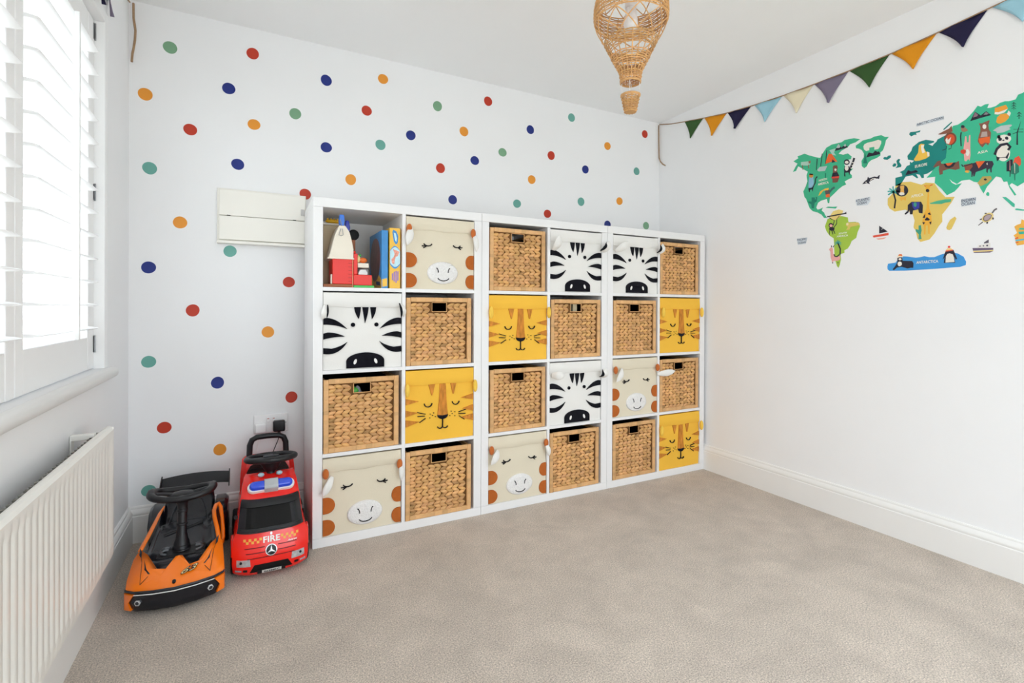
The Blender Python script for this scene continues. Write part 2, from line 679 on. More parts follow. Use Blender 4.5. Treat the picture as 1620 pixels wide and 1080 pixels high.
def make_unit(lab):
    u = thing('cube_shelf_unit', lab, 'shelf unit', (0, 0, 0), 0, 'white cube shelf units along the back wall')
    e = 0.0006
    MB().box(e, UW - e, 0, UD, UH - T, UH).build('top_panel', FOIL, u, bevel=0.0012)
    MB().box(e, UW - e, 0, UD, 0.0, T).build('bottom_panel', FOIL, u, bevel=0.0012)
    s0 = MB().box(e, T, 0, UD, T + 0.0005, UH - T - 0.0005).build('side_panel', FOIL, u, bevel=0.0012)
    s1 = MB().box(UW - T, UW - e, 0, UD, T + 0.0005, UH - T - 0.0005).build('side_panel', FOIL, u, bevel=0.0012)
    MB().box(T + CW, T + CW + IT, 0, UD, T, UH - T).build('divider', FOIL, u, bevel=0.001)
    sh = MB().box(0, CW, 0.0, UD, 0, IT).build('shelf', FOIL, u, bevel=0.001)
    for c in range(2):
        for r in range(3):
            if c or r:
                o = bpy.data.objects.new('shelf', sh.data)
                COL.objects.link(o)
                o.parent = u
                b = o.modifiers.new('bevel', 'BEVEL')
                b.width, b.segments, b.limit_method = 0.001, 2, 'ANGLE'
            else:
                o = sh
            o.location = (T + c * (CW + IT), 0, T + CW + r * (CW + IT))
    return u


unit0 = make_unit(unit_labels[0])
for k in (1, 2):
    u = dup(unit0, (k * UW, 0.0, 0), 0, unit_labels[k])
unit_dy = [0, 0, 0]


def cell(u, row, col):
    """lower-left front corner of a cube: row 0 is the top row"""
    return Vector((u * UW + T + col * (CW + IT), 0, T + (3 - row) * (CW + IT)))


ROWN = ['top', 'second', 'third', 'bottom']
COLN = ['left', 'right']

# ---------------------------------------------------------------- woven baskets
WICK = M('woven_water_hyacinth', '#d8a871', 0.62, 0.3, (55, 0.10), (300, 0.25), attr=True, rnd=0.07, stretch=(1, 1, 3))
WRAP = M('flat_wrapped_cane', '#daac78', 0.6, 0.3, (40, 0.08), (220, 0.25), attr=True, rnd=0.05)
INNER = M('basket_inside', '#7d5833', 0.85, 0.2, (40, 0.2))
BW, BH, BD = 0.318, 0.312, 0.36
rr = random.Random(3)


def seg_tint(base=1.0):
    v = base * rr.uniform(0.80, 1.12)
    if rr.random() < 0.08:
        v *= 0.72
    return (v * 1.0, v * rr.uniform(0.94, 1.02), v * rr.uniform(0.86, 1.05))


def strand(mb, x, z, tilt, ln, wd, y=0.0):
    """one plump leaf-shaped strand of the plait, one end tucked behind its neighbour"""
    mb.tint = seg_tint()
    c, s_ = math.cos(tilt), math.sin(tilt)
    rings = []
    for t, k in ((-1, 0.12), (-0.7, 0.62), (-0.3, 0.95), (0.15, 1.0), (0.6, 0.72), (1, 0.15)):
        a = t * ln / 2
        yy = y + 0.0035 - 0.0035 * math.cos(t * 1.3) + 0.0030 * (t + 1) * 0.5
        ring = []
        for i in range(6):
            g = 2 * PI * i / 6
            b_ = math.cos(g) * wd / 2 * k
            d = math.sin(g) * 0.0072 * k
            ring.append((x + a * c - b_ * s_, yy - d, z + a * s_ + b_ * c))
        rings.append(ring)
    mb.loft(rings)


def row_mesh(name, x0, x1, sign, jitter):
    mb = MB()
    pitch = 0.0300
    x = x0 + pitch * 0.5 + jitter
    while x < x1 - pitch * 0.25:
        strand(mb, x + rr.uniform(-.0015, .0015), rr.uniform(-.0006, .0006), sign * R(rr.uniform(14, 21)), 0.0420 * rr.uniform(0.94, 1.06), 0.0172 * rr.uniform(0.92, 1.08))
        x += pitch
    o = mb.build(name, WICK, None, smooth=60, tint=True)
    me = o.data
    bpy.data.objects.remove(o)
    return me


def wrap_mesh(length, along, wd):
    """flat cane wound round a frame member: many wraps side by side"""
    mb = MB()
    p = 0.0
    while p < length - 0.002:
        st = min(rr.uniform(0.012, 0.03), length - p)
        mb.tint = tuple(1 + (q - 1) * 0.35 for q in seg_tint(1.04))
        d = rr.uniform(0.0, 0.0012)
        a0, a1 = p + 0.0002, p + st - 0.0002
        prof = [(-wd / 2, 0.006), (-wd / 2, -0.0015 - d), (-wd / 2 + 0.003, -0.0042 - d), (wd / 2 - 0.003, -0.0042 - d), (wd / 2, -0.0015 - d), (wd / 2, 0.006)]
        if along == 'x':
            mb.loft([[(a0, y, q) for q, y in prof], [(a1, y, q) for q, y in prof]])
        else:
            mb.loft([[(q, y, a0) for q, y in prof], [(q, y, a1) for q, y in prof]])
        p += st
    o = mb.build('wrap', WRAP, None, smooth=40, tint=True)
    me = o.data
    bpy.data.objects.remove(o)
    return me


EDGE = 0.021
HX0, HX1, HZ1 = BW / 2 - 0.036, BW / 2 + 0.036, BH - EDGE - 0.002
HZ0 = HZ1 - 0.042
FULL = [row_mesh('woven_row', EDGE - 0.004, BW - EDGE + 0.004, s, j) for s, j in ((1, 0), (-1, 0), (1, 0.001), (-1, 0.001), (1, -.001), (-1, -.001))]
LEFT = [row_mesh('woven_row', EDGE - 0.004, HX0 - 0.004, s, 0) for s in (1, -1)]
RIGHT = [row_mesh('woven_row', HX1 + 0.006, BW - EDGE + 0.004, s, 0) for s in (1, -1)]
WV, WHT = wrap_mesh(BH, 'z', EDGE), wrap_mesh(BW - 2 * EDGE, 'x', EDGE)
shell = MB()
# core boards behind the weave, with a real hand hole
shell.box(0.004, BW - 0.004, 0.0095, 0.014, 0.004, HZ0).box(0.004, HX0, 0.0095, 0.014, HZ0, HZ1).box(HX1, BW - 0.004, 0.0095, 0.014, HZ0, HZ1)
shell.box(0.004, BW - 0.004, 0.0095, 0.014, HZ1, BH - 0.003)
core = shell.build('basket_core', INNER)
core_me = core.data
bpy.data.objects.remove(core)
side = MB()
for x0, x1 in ((0.002, 0.012), (BW - 0.012, BW - 0.002)):
    for k in range(20):
        side.tint = seg_tint(0.9)
        side.box(x0, x1, 0.0145, BD, 0.004 + k * 0.0152, 0.0185 + k * 0.0152)
side.tint = (0.8, 0.8, 0.8)
side.box(0.012, BW - 0.012, BD - 0.012, BD, 0.004, BH - 0.004).box(0.012, BW - 0.012, 0.0145, BD - 0.012, 0.002, 0.01)
so = side.build('basket_side', WRAP, tint=True)
side_me = so.data
bpy.data.objects.remove(so)
ln_ = MB()  # black box inside the basket: paints the shade seen through the hand hole
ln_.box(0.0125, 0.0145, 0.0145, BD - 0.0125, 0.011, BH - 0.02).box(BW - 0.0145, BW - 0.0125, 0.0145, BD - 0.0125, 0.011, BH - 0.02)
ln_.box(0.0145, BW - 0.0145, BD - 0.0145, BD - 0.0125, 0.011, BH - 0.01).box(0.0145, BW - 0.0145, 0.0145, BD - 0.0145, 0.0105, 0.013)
lo_ = ln_.build('inside_shade_box', M('black_inside_shade', '#0e0c0b', 0.95, 0.1, (30, 0.1)))
shade_me = lo_.data
bpy.data.objects.remove(lo_)
hole = MB()
hp = [(HX0, HZ0), (HX1, HZ0), (HX1, HZ1), (HX0, HZ1)]
hole.tint = (1.12, 1.1, 1.05)
for (a, b), (c, d) in zip(hp, hp[1:] + hp[:1]):
    hole.tube([(a, 0.004, b), (c, 0.004, d)], 0.0016, 6)
ho = hole.build('hand_hole_rim', WRAP, tint=True, smooth=60)
hole_me = ho.data
bpy.data.objects.remove(ho)


def child(name, me, par, loc=(0, 0, 0)):
    o = bpy.data.objects.new(name, me)
    COL.objects.link(o)
    o.parent = par
    o.location = loc
    return o


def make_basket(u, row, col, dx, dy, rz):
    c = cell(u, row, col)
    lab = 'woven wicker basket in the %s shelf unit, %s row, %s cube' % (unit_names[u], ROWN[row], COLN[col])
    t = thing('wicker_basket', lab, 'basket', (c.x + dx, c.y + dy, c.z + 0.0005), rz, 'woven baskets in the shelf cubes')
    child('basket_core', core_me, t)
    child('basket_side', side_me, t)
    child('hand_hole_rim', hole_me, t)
    child('inside_shade_box', shade_me, t)
    child('wrapped_edge', WV, t, (EDGE / 2, 0.0, 0))
    o = child('wrapped_edge', WV, t, (BW - EDGE / 2, 0.0, BH))
    o.rotation_euler = (0, PI, 0)
    child('wrapped_edge', WHT, t, (EDGE, 0.0, EDGE / 2))
    child('wrapped_edge', WHT, t, (EDGE, 0.0, BH - EDGE / 2))
    n = 21
    z = EDGE + 0.0065
    ph = rr.randint(0, 5)
    for k in range(n):
        zz = z + k * 0.0156
        if zz > BH - EDGE - 0.003:
            break
        if zz > HZ0 - 0.004:
            child('woven_row', LEFT[(k + ph) % 2], t, (0, 0, zz))
            child('woven_row', RIGHT[(k + ph) % 2], t, (0, 0, zz))
        else:
            i = (k + ph) % 2 + 2 * rr.randint(0, 2)
            child('woven_row', FULL[i], t, (0, rr.uniform(-.0006, .0006), zz))
    return t


BASKETS = [(0, 1, 1, .004, .006, .5), (0, 2, 0, .004, .004, 0.6), (0, 3, 1, .003, .004, -.4),
           (1, 0, 0, .006, .006, .3), (1, 1, 1, .009, .006, -.5), (1, 2, 0, .010, .006, .6), (1, 3, 1, .004, .005, .2),
           (2, 0, 1, .005, .006, .4), (2, 1, 0, .008, .006, .3), (2, 2, 1, .006, .006, -.3), (2, 3, 0, .007, .006, .3)]
for u, r_, c_, dx, dy, rz in BASKETS:
    make_basket(u, r_, c_, dx, dy, R(rz))
# toys that show through three hand holes
tc_ = cell(0, 2, 0)
tb = thing('toy_figure', 'small green and clear plastic toy seen through a basket hand hole', 'toy', (tc_.x + 0.15, 0.05, tc_.z + 0.0140))
MB().ell((0, 0, 0.13), (0.03, 0.02, 0.13), 12, 8).build('body', M('clear_grey_plastic', '#8d9096', 0.15, 0.5, (30, 0.15)), tb, smooth=60)
MB().ell((-0.018, -0.002, 0.235), (0.025, 0.018, 0.02), 12, 8).build('head', M('bright_green_plastic', '#58b04a', 0.3, 0.5, (10, 0.03)), tb, smooth=60)
tc_ = cell(1, 1, 1)
tb = thing('toy_block', 'cream wooden toy block seen through a basket hand hole', 'toy', (tc_.x + 0.185, 0.04, tc_.z + 0.0140))
MB().box(-0.014, 0.014, 0, 0.03, 0, 0.282).build('block', M('pale_wood', '#d9c9a6', 0.6, 0.3, (12, 0.08)), tb, bevel=0.003)

# ---------------------------------------------------------------- fabric animal boxes
FAB_W = M('white_canvas', '#e9e7e3', 0.85, 0.2, (6, 0.02), (420, 0.22))
FAB_C = M('cream_canvas', '#e0d6c0', 0.85, 0.2, (6, 0.025), (420, 0.25))
FAB_Y = M('yellow_canvas', '#f3bd45', 0.82, 0.2, (5, 0.03), (420, 0.25))
FELT_K = M('black_felt', '#15151c', 0.95, 0.1, (60, 0.15), (300, 0.2), sheen=0.1)
FELT_B = M('rust_felt', '#b4622d', 0.9, 0.1, (50, 0.06), (300, 0.2))
PRINT_B = M('brown_scribble_print', '#c58036', 0.85, 0.15, (90, 0.32), stretch=(1, 1, 0.35))
FLUFF = M('white_fleece', '#eae8e6', 1.0, 0.05, (150, 0.06), (170, 1.0), sheen=0.4)
THREAD = M('black_thread', '#1d1a1c', 0.7, 0.2, (80, 0.1))
FW, FH, FD = 0.331, 0.328, 0.355


def wr(x, z, seed):
    """soft creases of the fabric front, metres"""
    return 0.0009 * math.sin(x * 31 + z * 17 + seed) + 0.0006 * math.sin(z * 47 - x * 23 + seed * 2) - 0.0012 * math.sin(PI * min(max(x / FW, 0), 1)) * math.sin(PI * min(max(z / FH, 0), 1))


def P(nx, ny):
    return (nx * FW, (1 - ny) * FH)


def front(u, v, t):
    return (u, -t, v)


def poly(name, mat, par, pts, t=0.0045, mb=None):
    mb = mb or MB()
    mb.prism([P(*p) for p in pts], front, -0.001, t)
    return mb.build(name, mat, par) if name else mb


def strokes(name, mat, par, lines, w=0.0042, t=0.006):
    mb = MB()
    for ln, taper in lines:
        mb.prism([(a, b) for a, b in ribbon([P(*p) for p in ln], w, taper)], front, 0.0, t)
    return mb.build(name, mat, par)


def bez(p0, p1, p2, n=8):
    return [((1 - t) ** 2 * p0[0] + 2 * t * (1 - t) * p1[0] + t * t * p2[0], (1 - t) ** 2 * p0[1] + 2 * t * (1 - t) * p1[1] + t * t * p2[1]) for t in [i / n for i in range(n + 1)]]


def fabric_body(par, mat, seed, cuff):
    N_ = 22
    g = MB()
    vs_, fs = [], []
    for j in range(N_ + 1):
        for i in range(N_ + 1):
            x, z = FW * i / N_, FH * j / N_
            vs_.append((x, wr(x, z, seed) + 0.001, z))
    for j in range(N_):
        for i in range(N_):
            a = j * (N_ + 1) + i
            fs.append((a, a + 1, a + N_ + 2, a + N_ + 1))
    g.add(vs_, fs)
    g.box(0, FW, 0.0045, 0.009, 0, FH)
    g.box(0, 0.005, 0.009, FD, 0, FH).box(FW - 0.005, FW, 0.009, FD, 0, FH).box(0.005, FW - 0.005, FD - 0.005, FD, 0, FH).box(0.005, FW - 0.005, 0.009, FD - 0.005, 0, 0.005)
    g.build('fabric_box', mat, par, smooth=60)
    # turned-over cuff, a little proud, its hem sagging
    c = MB()
    rings = []
    for i in range(25):
        x = FW * i / 24
        zb = FH * (1 - cuff) + 0.003 * math.sin(i * 0.5 + seed) * math.sin(PI * i / 24)
        b = 0.0012 * math.sin(i * 0.9 + seed)
        rings.append([(x, 0.004, FH + 0.0005), (x, -0.003 + b, FH - 0.001), (x, -0.0045 - b, (FH + zb) / 2), (x, -0.005 + b * .5, zb + 0.002), (x, -0.0035, zb), (x, 0.001, zb + 0.002)])
    c.loft(rings)
    c.build('cuff', mat, par, smooth=60)


def ear_leaf(name, mat, par, base, tip, wd, th, bulge_y=0.02, mi_mat=None):
    """padded leaf-shaped ear from base to tip (local x, y, z)"""
    b, t = Vector(base) + Vector((0, -0.010, 0)), Vector(tip) + Vector((0, -0.006, 0))
    d = (t - b)
    L_ = d.length
    d.normalize()
    nrm = Vector((0, -1, 0.0))
    nrm = (nrm - d * nrm.dot(d)).normalized()
    sd = d.cross(nrm)
    rings = []
    for k in range(11):
        s_ = k / 10
        p = b + d * (L_ * s_) + nrm * (bulge_y * math.sin(PI * s_))
        w_ = wd * (0.45 + 0.55 * math.sin(PI * min(s_ * 1.05, 1))) * (1 if s_ < .75 else max(0.05, 1 - ((s_ - .75) / .25) ** 2))
        h_ = th * (0.5 + 0.5 * math.sin(PI * s_)) * (1 if s_ < .8 else max(0.1, 1 - ((s_ - .8) / .2) ** 2))
        rings.append([p + sd * (w_ * math.cos(2 * PI * i / 12)) + nrm * (h_ * math.sin(2 * PI * i / 12)) for i in range(12)])
    mb = MB().loft(rings)
    return mb.build(name, mat, par, smooth=60)


def make_zebra(t, e):
    fabric_body(t, FAB_W, 1.0 + e, 0.185)
    for x0, x1, tx, ty in ((.378, .463, .436, .345), (.482, .5625, .517, .40), (.583, .661, .606, .35)):
        pts = [(x0, .188), (x1, .188)] + bez((x1, .188), (x1 - .005, .28), (tx, ty))[1:] + bez((tx, ty), (x0 + .012, .28), (x0, .188))[1:-1]
        poly('forehead_stripe', FELT_K, t, pts)
    for m_ in (0, 1):
        def f(q):
            return [((1 - x) if m_ else x, y) for x, y in q]
        e0, e1 = 0.003, 0.003
        s1 = [(e0, .335)] + bez((e0 + .04, .328), (.17, .335), (.293, .475))[0:] + bez((.293, .475), (.15, .41), (e0, .415))[1:]
        s2 = [(e0, .53)] + bez((e0 + .05, .515), (.16, .515), (.265, .572)) + bez((.265, .572), (.12, .572), (e0, .605))[1:]
        s3 = [(e0, .715)] + bez((e0 + .1, .725), (.22, .70), (.295, .642)) + bez((.295, .642), (.20, .81), (e0 + .03, .795))[1:] + [(e0, .79)]
        for s_ in (s1, s2, s3):
            poly('cheek_stripe', FELT_K, t, f(s_))
        cx_ = .365 if not m_ else .665
        poly('eye', FELT_K, t, ellipse(cx_, .42, .027, .027, 0, 20))
    mz = [(.283, .988)] + arc(.525, .90, .243, .112, 180, 360, 18)[0:] + [(.768, .988)]
    poly('muzzle', FELT_K, t, mz, 0.006)
    for cx_, rot in ((.392, 20), (.655, -20)):
        poly('nostril', M('white_felt', '#efedea', 0.9, 0.1, (60, 0.03)), t, ellipse(cx_, .905, .018, .036, rot, 16), 0.0075)
    # ears
    zc = FH * (1 - .22)
    if e == 0:
        L0, L1 = ((0.006, -0.004, zc + .02), (-0.006, -0.012, zc - .045)), ((FW - 0.006, -0.004, zc + .025), (FW + 0.006, -0.016, zc - .035))
        wd = .012
    elif e == 1:
        L0, L1 = ((0.012, -0.006, zc - .04), (0.022, -0.045, zc + .035)), ((FW - .006, -0.006, zc - .03), (FW + .032, -0.03, zc + .03))
        wd = .021
    elif e == 2:
        L0, L1 = ((0.006, -0.006, zc - .02), (0.075, -0.04, zc + .035)), ((FW - .008, -0.006, zc - .02), (FW + .01, -0.03, zc + .04))
        wd = .02
    else:
        L0, L1 = ((0.004, -0.006, zc + .01), (0.066, -0.045, zc + .012)), ((FW - .008, -0.006, zc - .02), (FW + .008, -0.03, zc + .035))
        wd = .022
    for (a, b) in (L0, L1):
        o = ear_leaf('ear', FAB_W, t, a, b, wd, .008)
    a, b = Vector(L1[0]), Vector(L1[1])
    ins = ear_leaf('ear_lining', FELT_K, t, a + Vector((-wd * .7, -.006, .004)), b + Vector((-wd * 1.1, -.002, -.006)), wd * .45, .004, .022)
    if e == 0:
        a, b = Vector(L0[0]), Vector(L0[1])
        ear_leaf('ear_lining', FELT_K, t, a + Vector((wd * .8, -.004, 0)), b + Vector((wd * 1.5, -.002, .006)), .004, .004, .02)


def make_giraffe(t, e):
    fabric_body(t, FAB_C, 4.0 + e, 0.18)
    strokes('closed_eye', THREAD, t, [(arc(.307, .352, .06, .042, 165, 15, 10), False), ([(.285, .39), (.245, .398), (.222, .396)], False), ([(.29, .394), (.26, .415), (.243, .424)], False)])
    strokes('closed_eye', THREAD, t, [(arc(.735, .352, .055, .042, 165, 15, 10), False), ([(.765, .385), (.80, .393), (.82, .39)], False), ([(.757, .392), (.782, .41), (.795, .42)], False)])
    # fleece muzzle with a soft domed rim
    mz = MB()
    rings = []
    for k, h in ((1.0, -0.001), (1.0, 0.005), (0.93, 0.009), (0.7, 0.010), (0.35, 0.0105), (0.02, 0.0105)):
        rings.append([front(*P(.524 + .225 * k * math.cos(2 * PI * i / 40), .768 + .158 * k * math.sin(2 * PI * i / 40)), h) for i in range(40)])
    mz.loft(rings)
    m_ = mz.build('muzzle', FLUFF, t, smooth=60)
    lines = [(bez((.425, .70), (.452, .715), (.452, .765)), False), (bez((.625, .70), (.598, .715), (.598, .765)), False),
             (arc(.527, .835, .082, .045, 170, 10, 10), False)]
    mb = MB()
    for ln, tp in lines:
        mb.prism(ribbon([P(*p) for p in ln], 0.0038), front, 0.004, 0.0122)
    mb.build('stitched_face', THREAD, t)
    for y0, y1 in ((.50, .705), (.785, .985)):
        for m2 in (0, 1):
            pts = [(0.004, y0)] + arc(0.045, (y0 + y1) / 2, .105 if not m2 else .08, (y1 - y0) / 2, -90, 90, 14) + [(0.004, y1)]
            if m2:
                pts = [(1 - x, y) for x, y in pts]
            poly('spot', FELT_B, t, pts)
    zc = FH * (1 - .19)
    HO = M('rust_plush', '#c06a35', 0.9, 0.1, (40, 0.05), sheen=0.2)
    for sx in (0, 1):
        x0 = 0.012 if not sx else FW - 0.012
        s_ = 1 if not sx else -1
        MB().ell((x0 - s_ * .002, -0.0195, zc + .004), (.013, .011, .022), 12, 8).build('horn', HO, t, smooth=60)
    if e == 0:      # top row: large ears folded along the edges
        E2 = [((.018, -.006, zc + .01), (-.002, -.02, zc - .075), .018), ((FW - .004, -.006, zc - .0), (FW + .004, -.02, zc - .085), .014)]
    elif e == 1:
        E2 = [((.036, -.006, zc - .01), (-.006, -.03, zc - .085), .016), ((FW - .004, -.006, zc + .0), (FW - .006, -.024, zc - .07), .012)]
    elif e == 2:
        E2 = [((.045, -.008, zc + .0), (-.004, -.034, zc - .06), .018), ((FW - .010, -.006, zc + .002), (FW - .0, -.024, zc - .065), .013)]
    else:
        E2 = [((.055, -.01, zc + .01), (-.002, -.034, zc - .06), .018), ((FW - .01, -.008, zc - .035), (FW + .10, -.045, zc - .018), .019)]
    for a, b, wd in E2:
        ear_leaf('ear', FAB_W, t, a, b, wd, .008, .012)


def make_tiger(t, e):
    fabric_body(t, FAB_Y, 8.0 + e, 0.205)
    for x0, x1, tx in ((.325, .417, .374), (.647, .735, .69)):
        poly('forehead_stripe', PRINT_B, t, [(x0, .205), (x1, .205), (tx + .006, .36), (tx - .006, .36)], 0.0052)
    poly('nose_bridge', PRINT_B, t, [(.488, .205), (.576, .205)] + bez((.576, .205), (.585, .5), (.612, .655)) + bez((.455, .655), (.478, .5), (.488, .205)), 0.0052)
    poly('nose', FELT_K, t, [(.455, .645), (.53, .655), (.61, .645)] + arc(.532, .648, .078, .06, 10, 170, 10), 0.0066)
    strokes('mouth', THREAD, t, [([(.532, .70), (.532, .808)], False), (arc(.495, .808, .037, .03, 175, 0, 8), False), (arc(.569, .808, .037, .03, 180, 5, 8), False)], .004, .0066)
    strokes('closed_eye', THREAD, t, [(arc(.32, .462, .057, .058, 172, 8, 10), False)], .0042, .0062)
    strokes('closed_eye', THREAD, t, [(arc(.728, .462, .053, .055, 172, 8, 10), False)], .0042, .0062)
    wl = []
    for a, b, c, d in ((.165, .583, .283, .617), (.168, .64, .273, .643), (.195, .728, .283, .676), (.772, .63, .887, .60), (.772, .655, .878, .66), (.78, .687, .862, .745)):
        wl.append(([(a, b), (c, d)], False))
    for cx_, cy_ in ((.35, .622), (.40, .61), (.385, .645), (.345, .675), (.425, .665), (.66, .61), (.715, .622), (.675, .645), (.64, .672), (.715, .68)):
        wl.append(([(cx_ - .006, cy_), (cx_ + .006, cy_)], False))
    for w_ in wl[:6]:
        strokes('whisker', THREAD, t, [w_], .003, .0058)
    strokes('freckles', THREAD, t, wl[6:], .003, .0058)['kind'] = 'stuff'
    for y0, y1, tx, ty in ((.385, .47, .185, .43), (.545, .635, .17, .59), (.68, .775, .195, .715)):
        for m_ in (0, 1):
            pts = [(0.003, y0), (tx, ty), (0.003, y1)]
            if m_:
                pts = [(1 - x, y - .005) for x, y in pts]
            poly('cheek_stripe', PRINT_B, t, pts, 0.0052)
    zc = FH * (1 - .26)
    PAD = M('yellow_padded_ear', '#f0c653', 0.8, 0.2, (8, 0.03))
    for x in ((.004, FW + .002) if e != 2 else (.012, FW + .0)):
        MB().ell((x, -0.0215, zc), (.011, .012, .03), 14, 10).build('ear', PAD, t, smooth=60)


FAB = [(0, 0, 1, 'giraffe', 0), (0, 1, 0, 'zebra', 0), (0, 2, 1, 'tiger', 0), (0, 3, 0, 'giraffe', 1),
       (1, 0, 1, 'zebra', 1), (1, 1, 0, 'tiger', 1), (1, 2, 1, 'zebra', 3), (1, 3, 0, 'giraffe', 2),
       (2, 0, 0, 'zebra', 2), (2, 1, 1, 'tiger', 2), (2, 2, 0, 'giraffe', 3), (2, 3, 1, 'tiger', 3)]
LOOK = {'giraffe': 'cream fabric giraffe face storage box', 'zebra': 'white fabric zebra face storage box', 'tiger': 'yellow fabric tiger face storage box'}
for u, r_, c_, kind, e in FAB:
    c = cell(u, r_, c_)
    t = thing('fabric_storage_box', '%s in the %s shelf unit, %s row, %s cube' % (LOOK[kind], unit_names[u], ROWN[r_], COLN[c_]), 'storage box',
              (c.x + 0.002, c.y + 0.006, c.z + 0.0005), 0, 'animal face storage boxes in the shelf cubes')
    {'giraffe': make_giraffe, 'zebra': make_zebra, 'tiger': make_tiger}[kind](t, e)

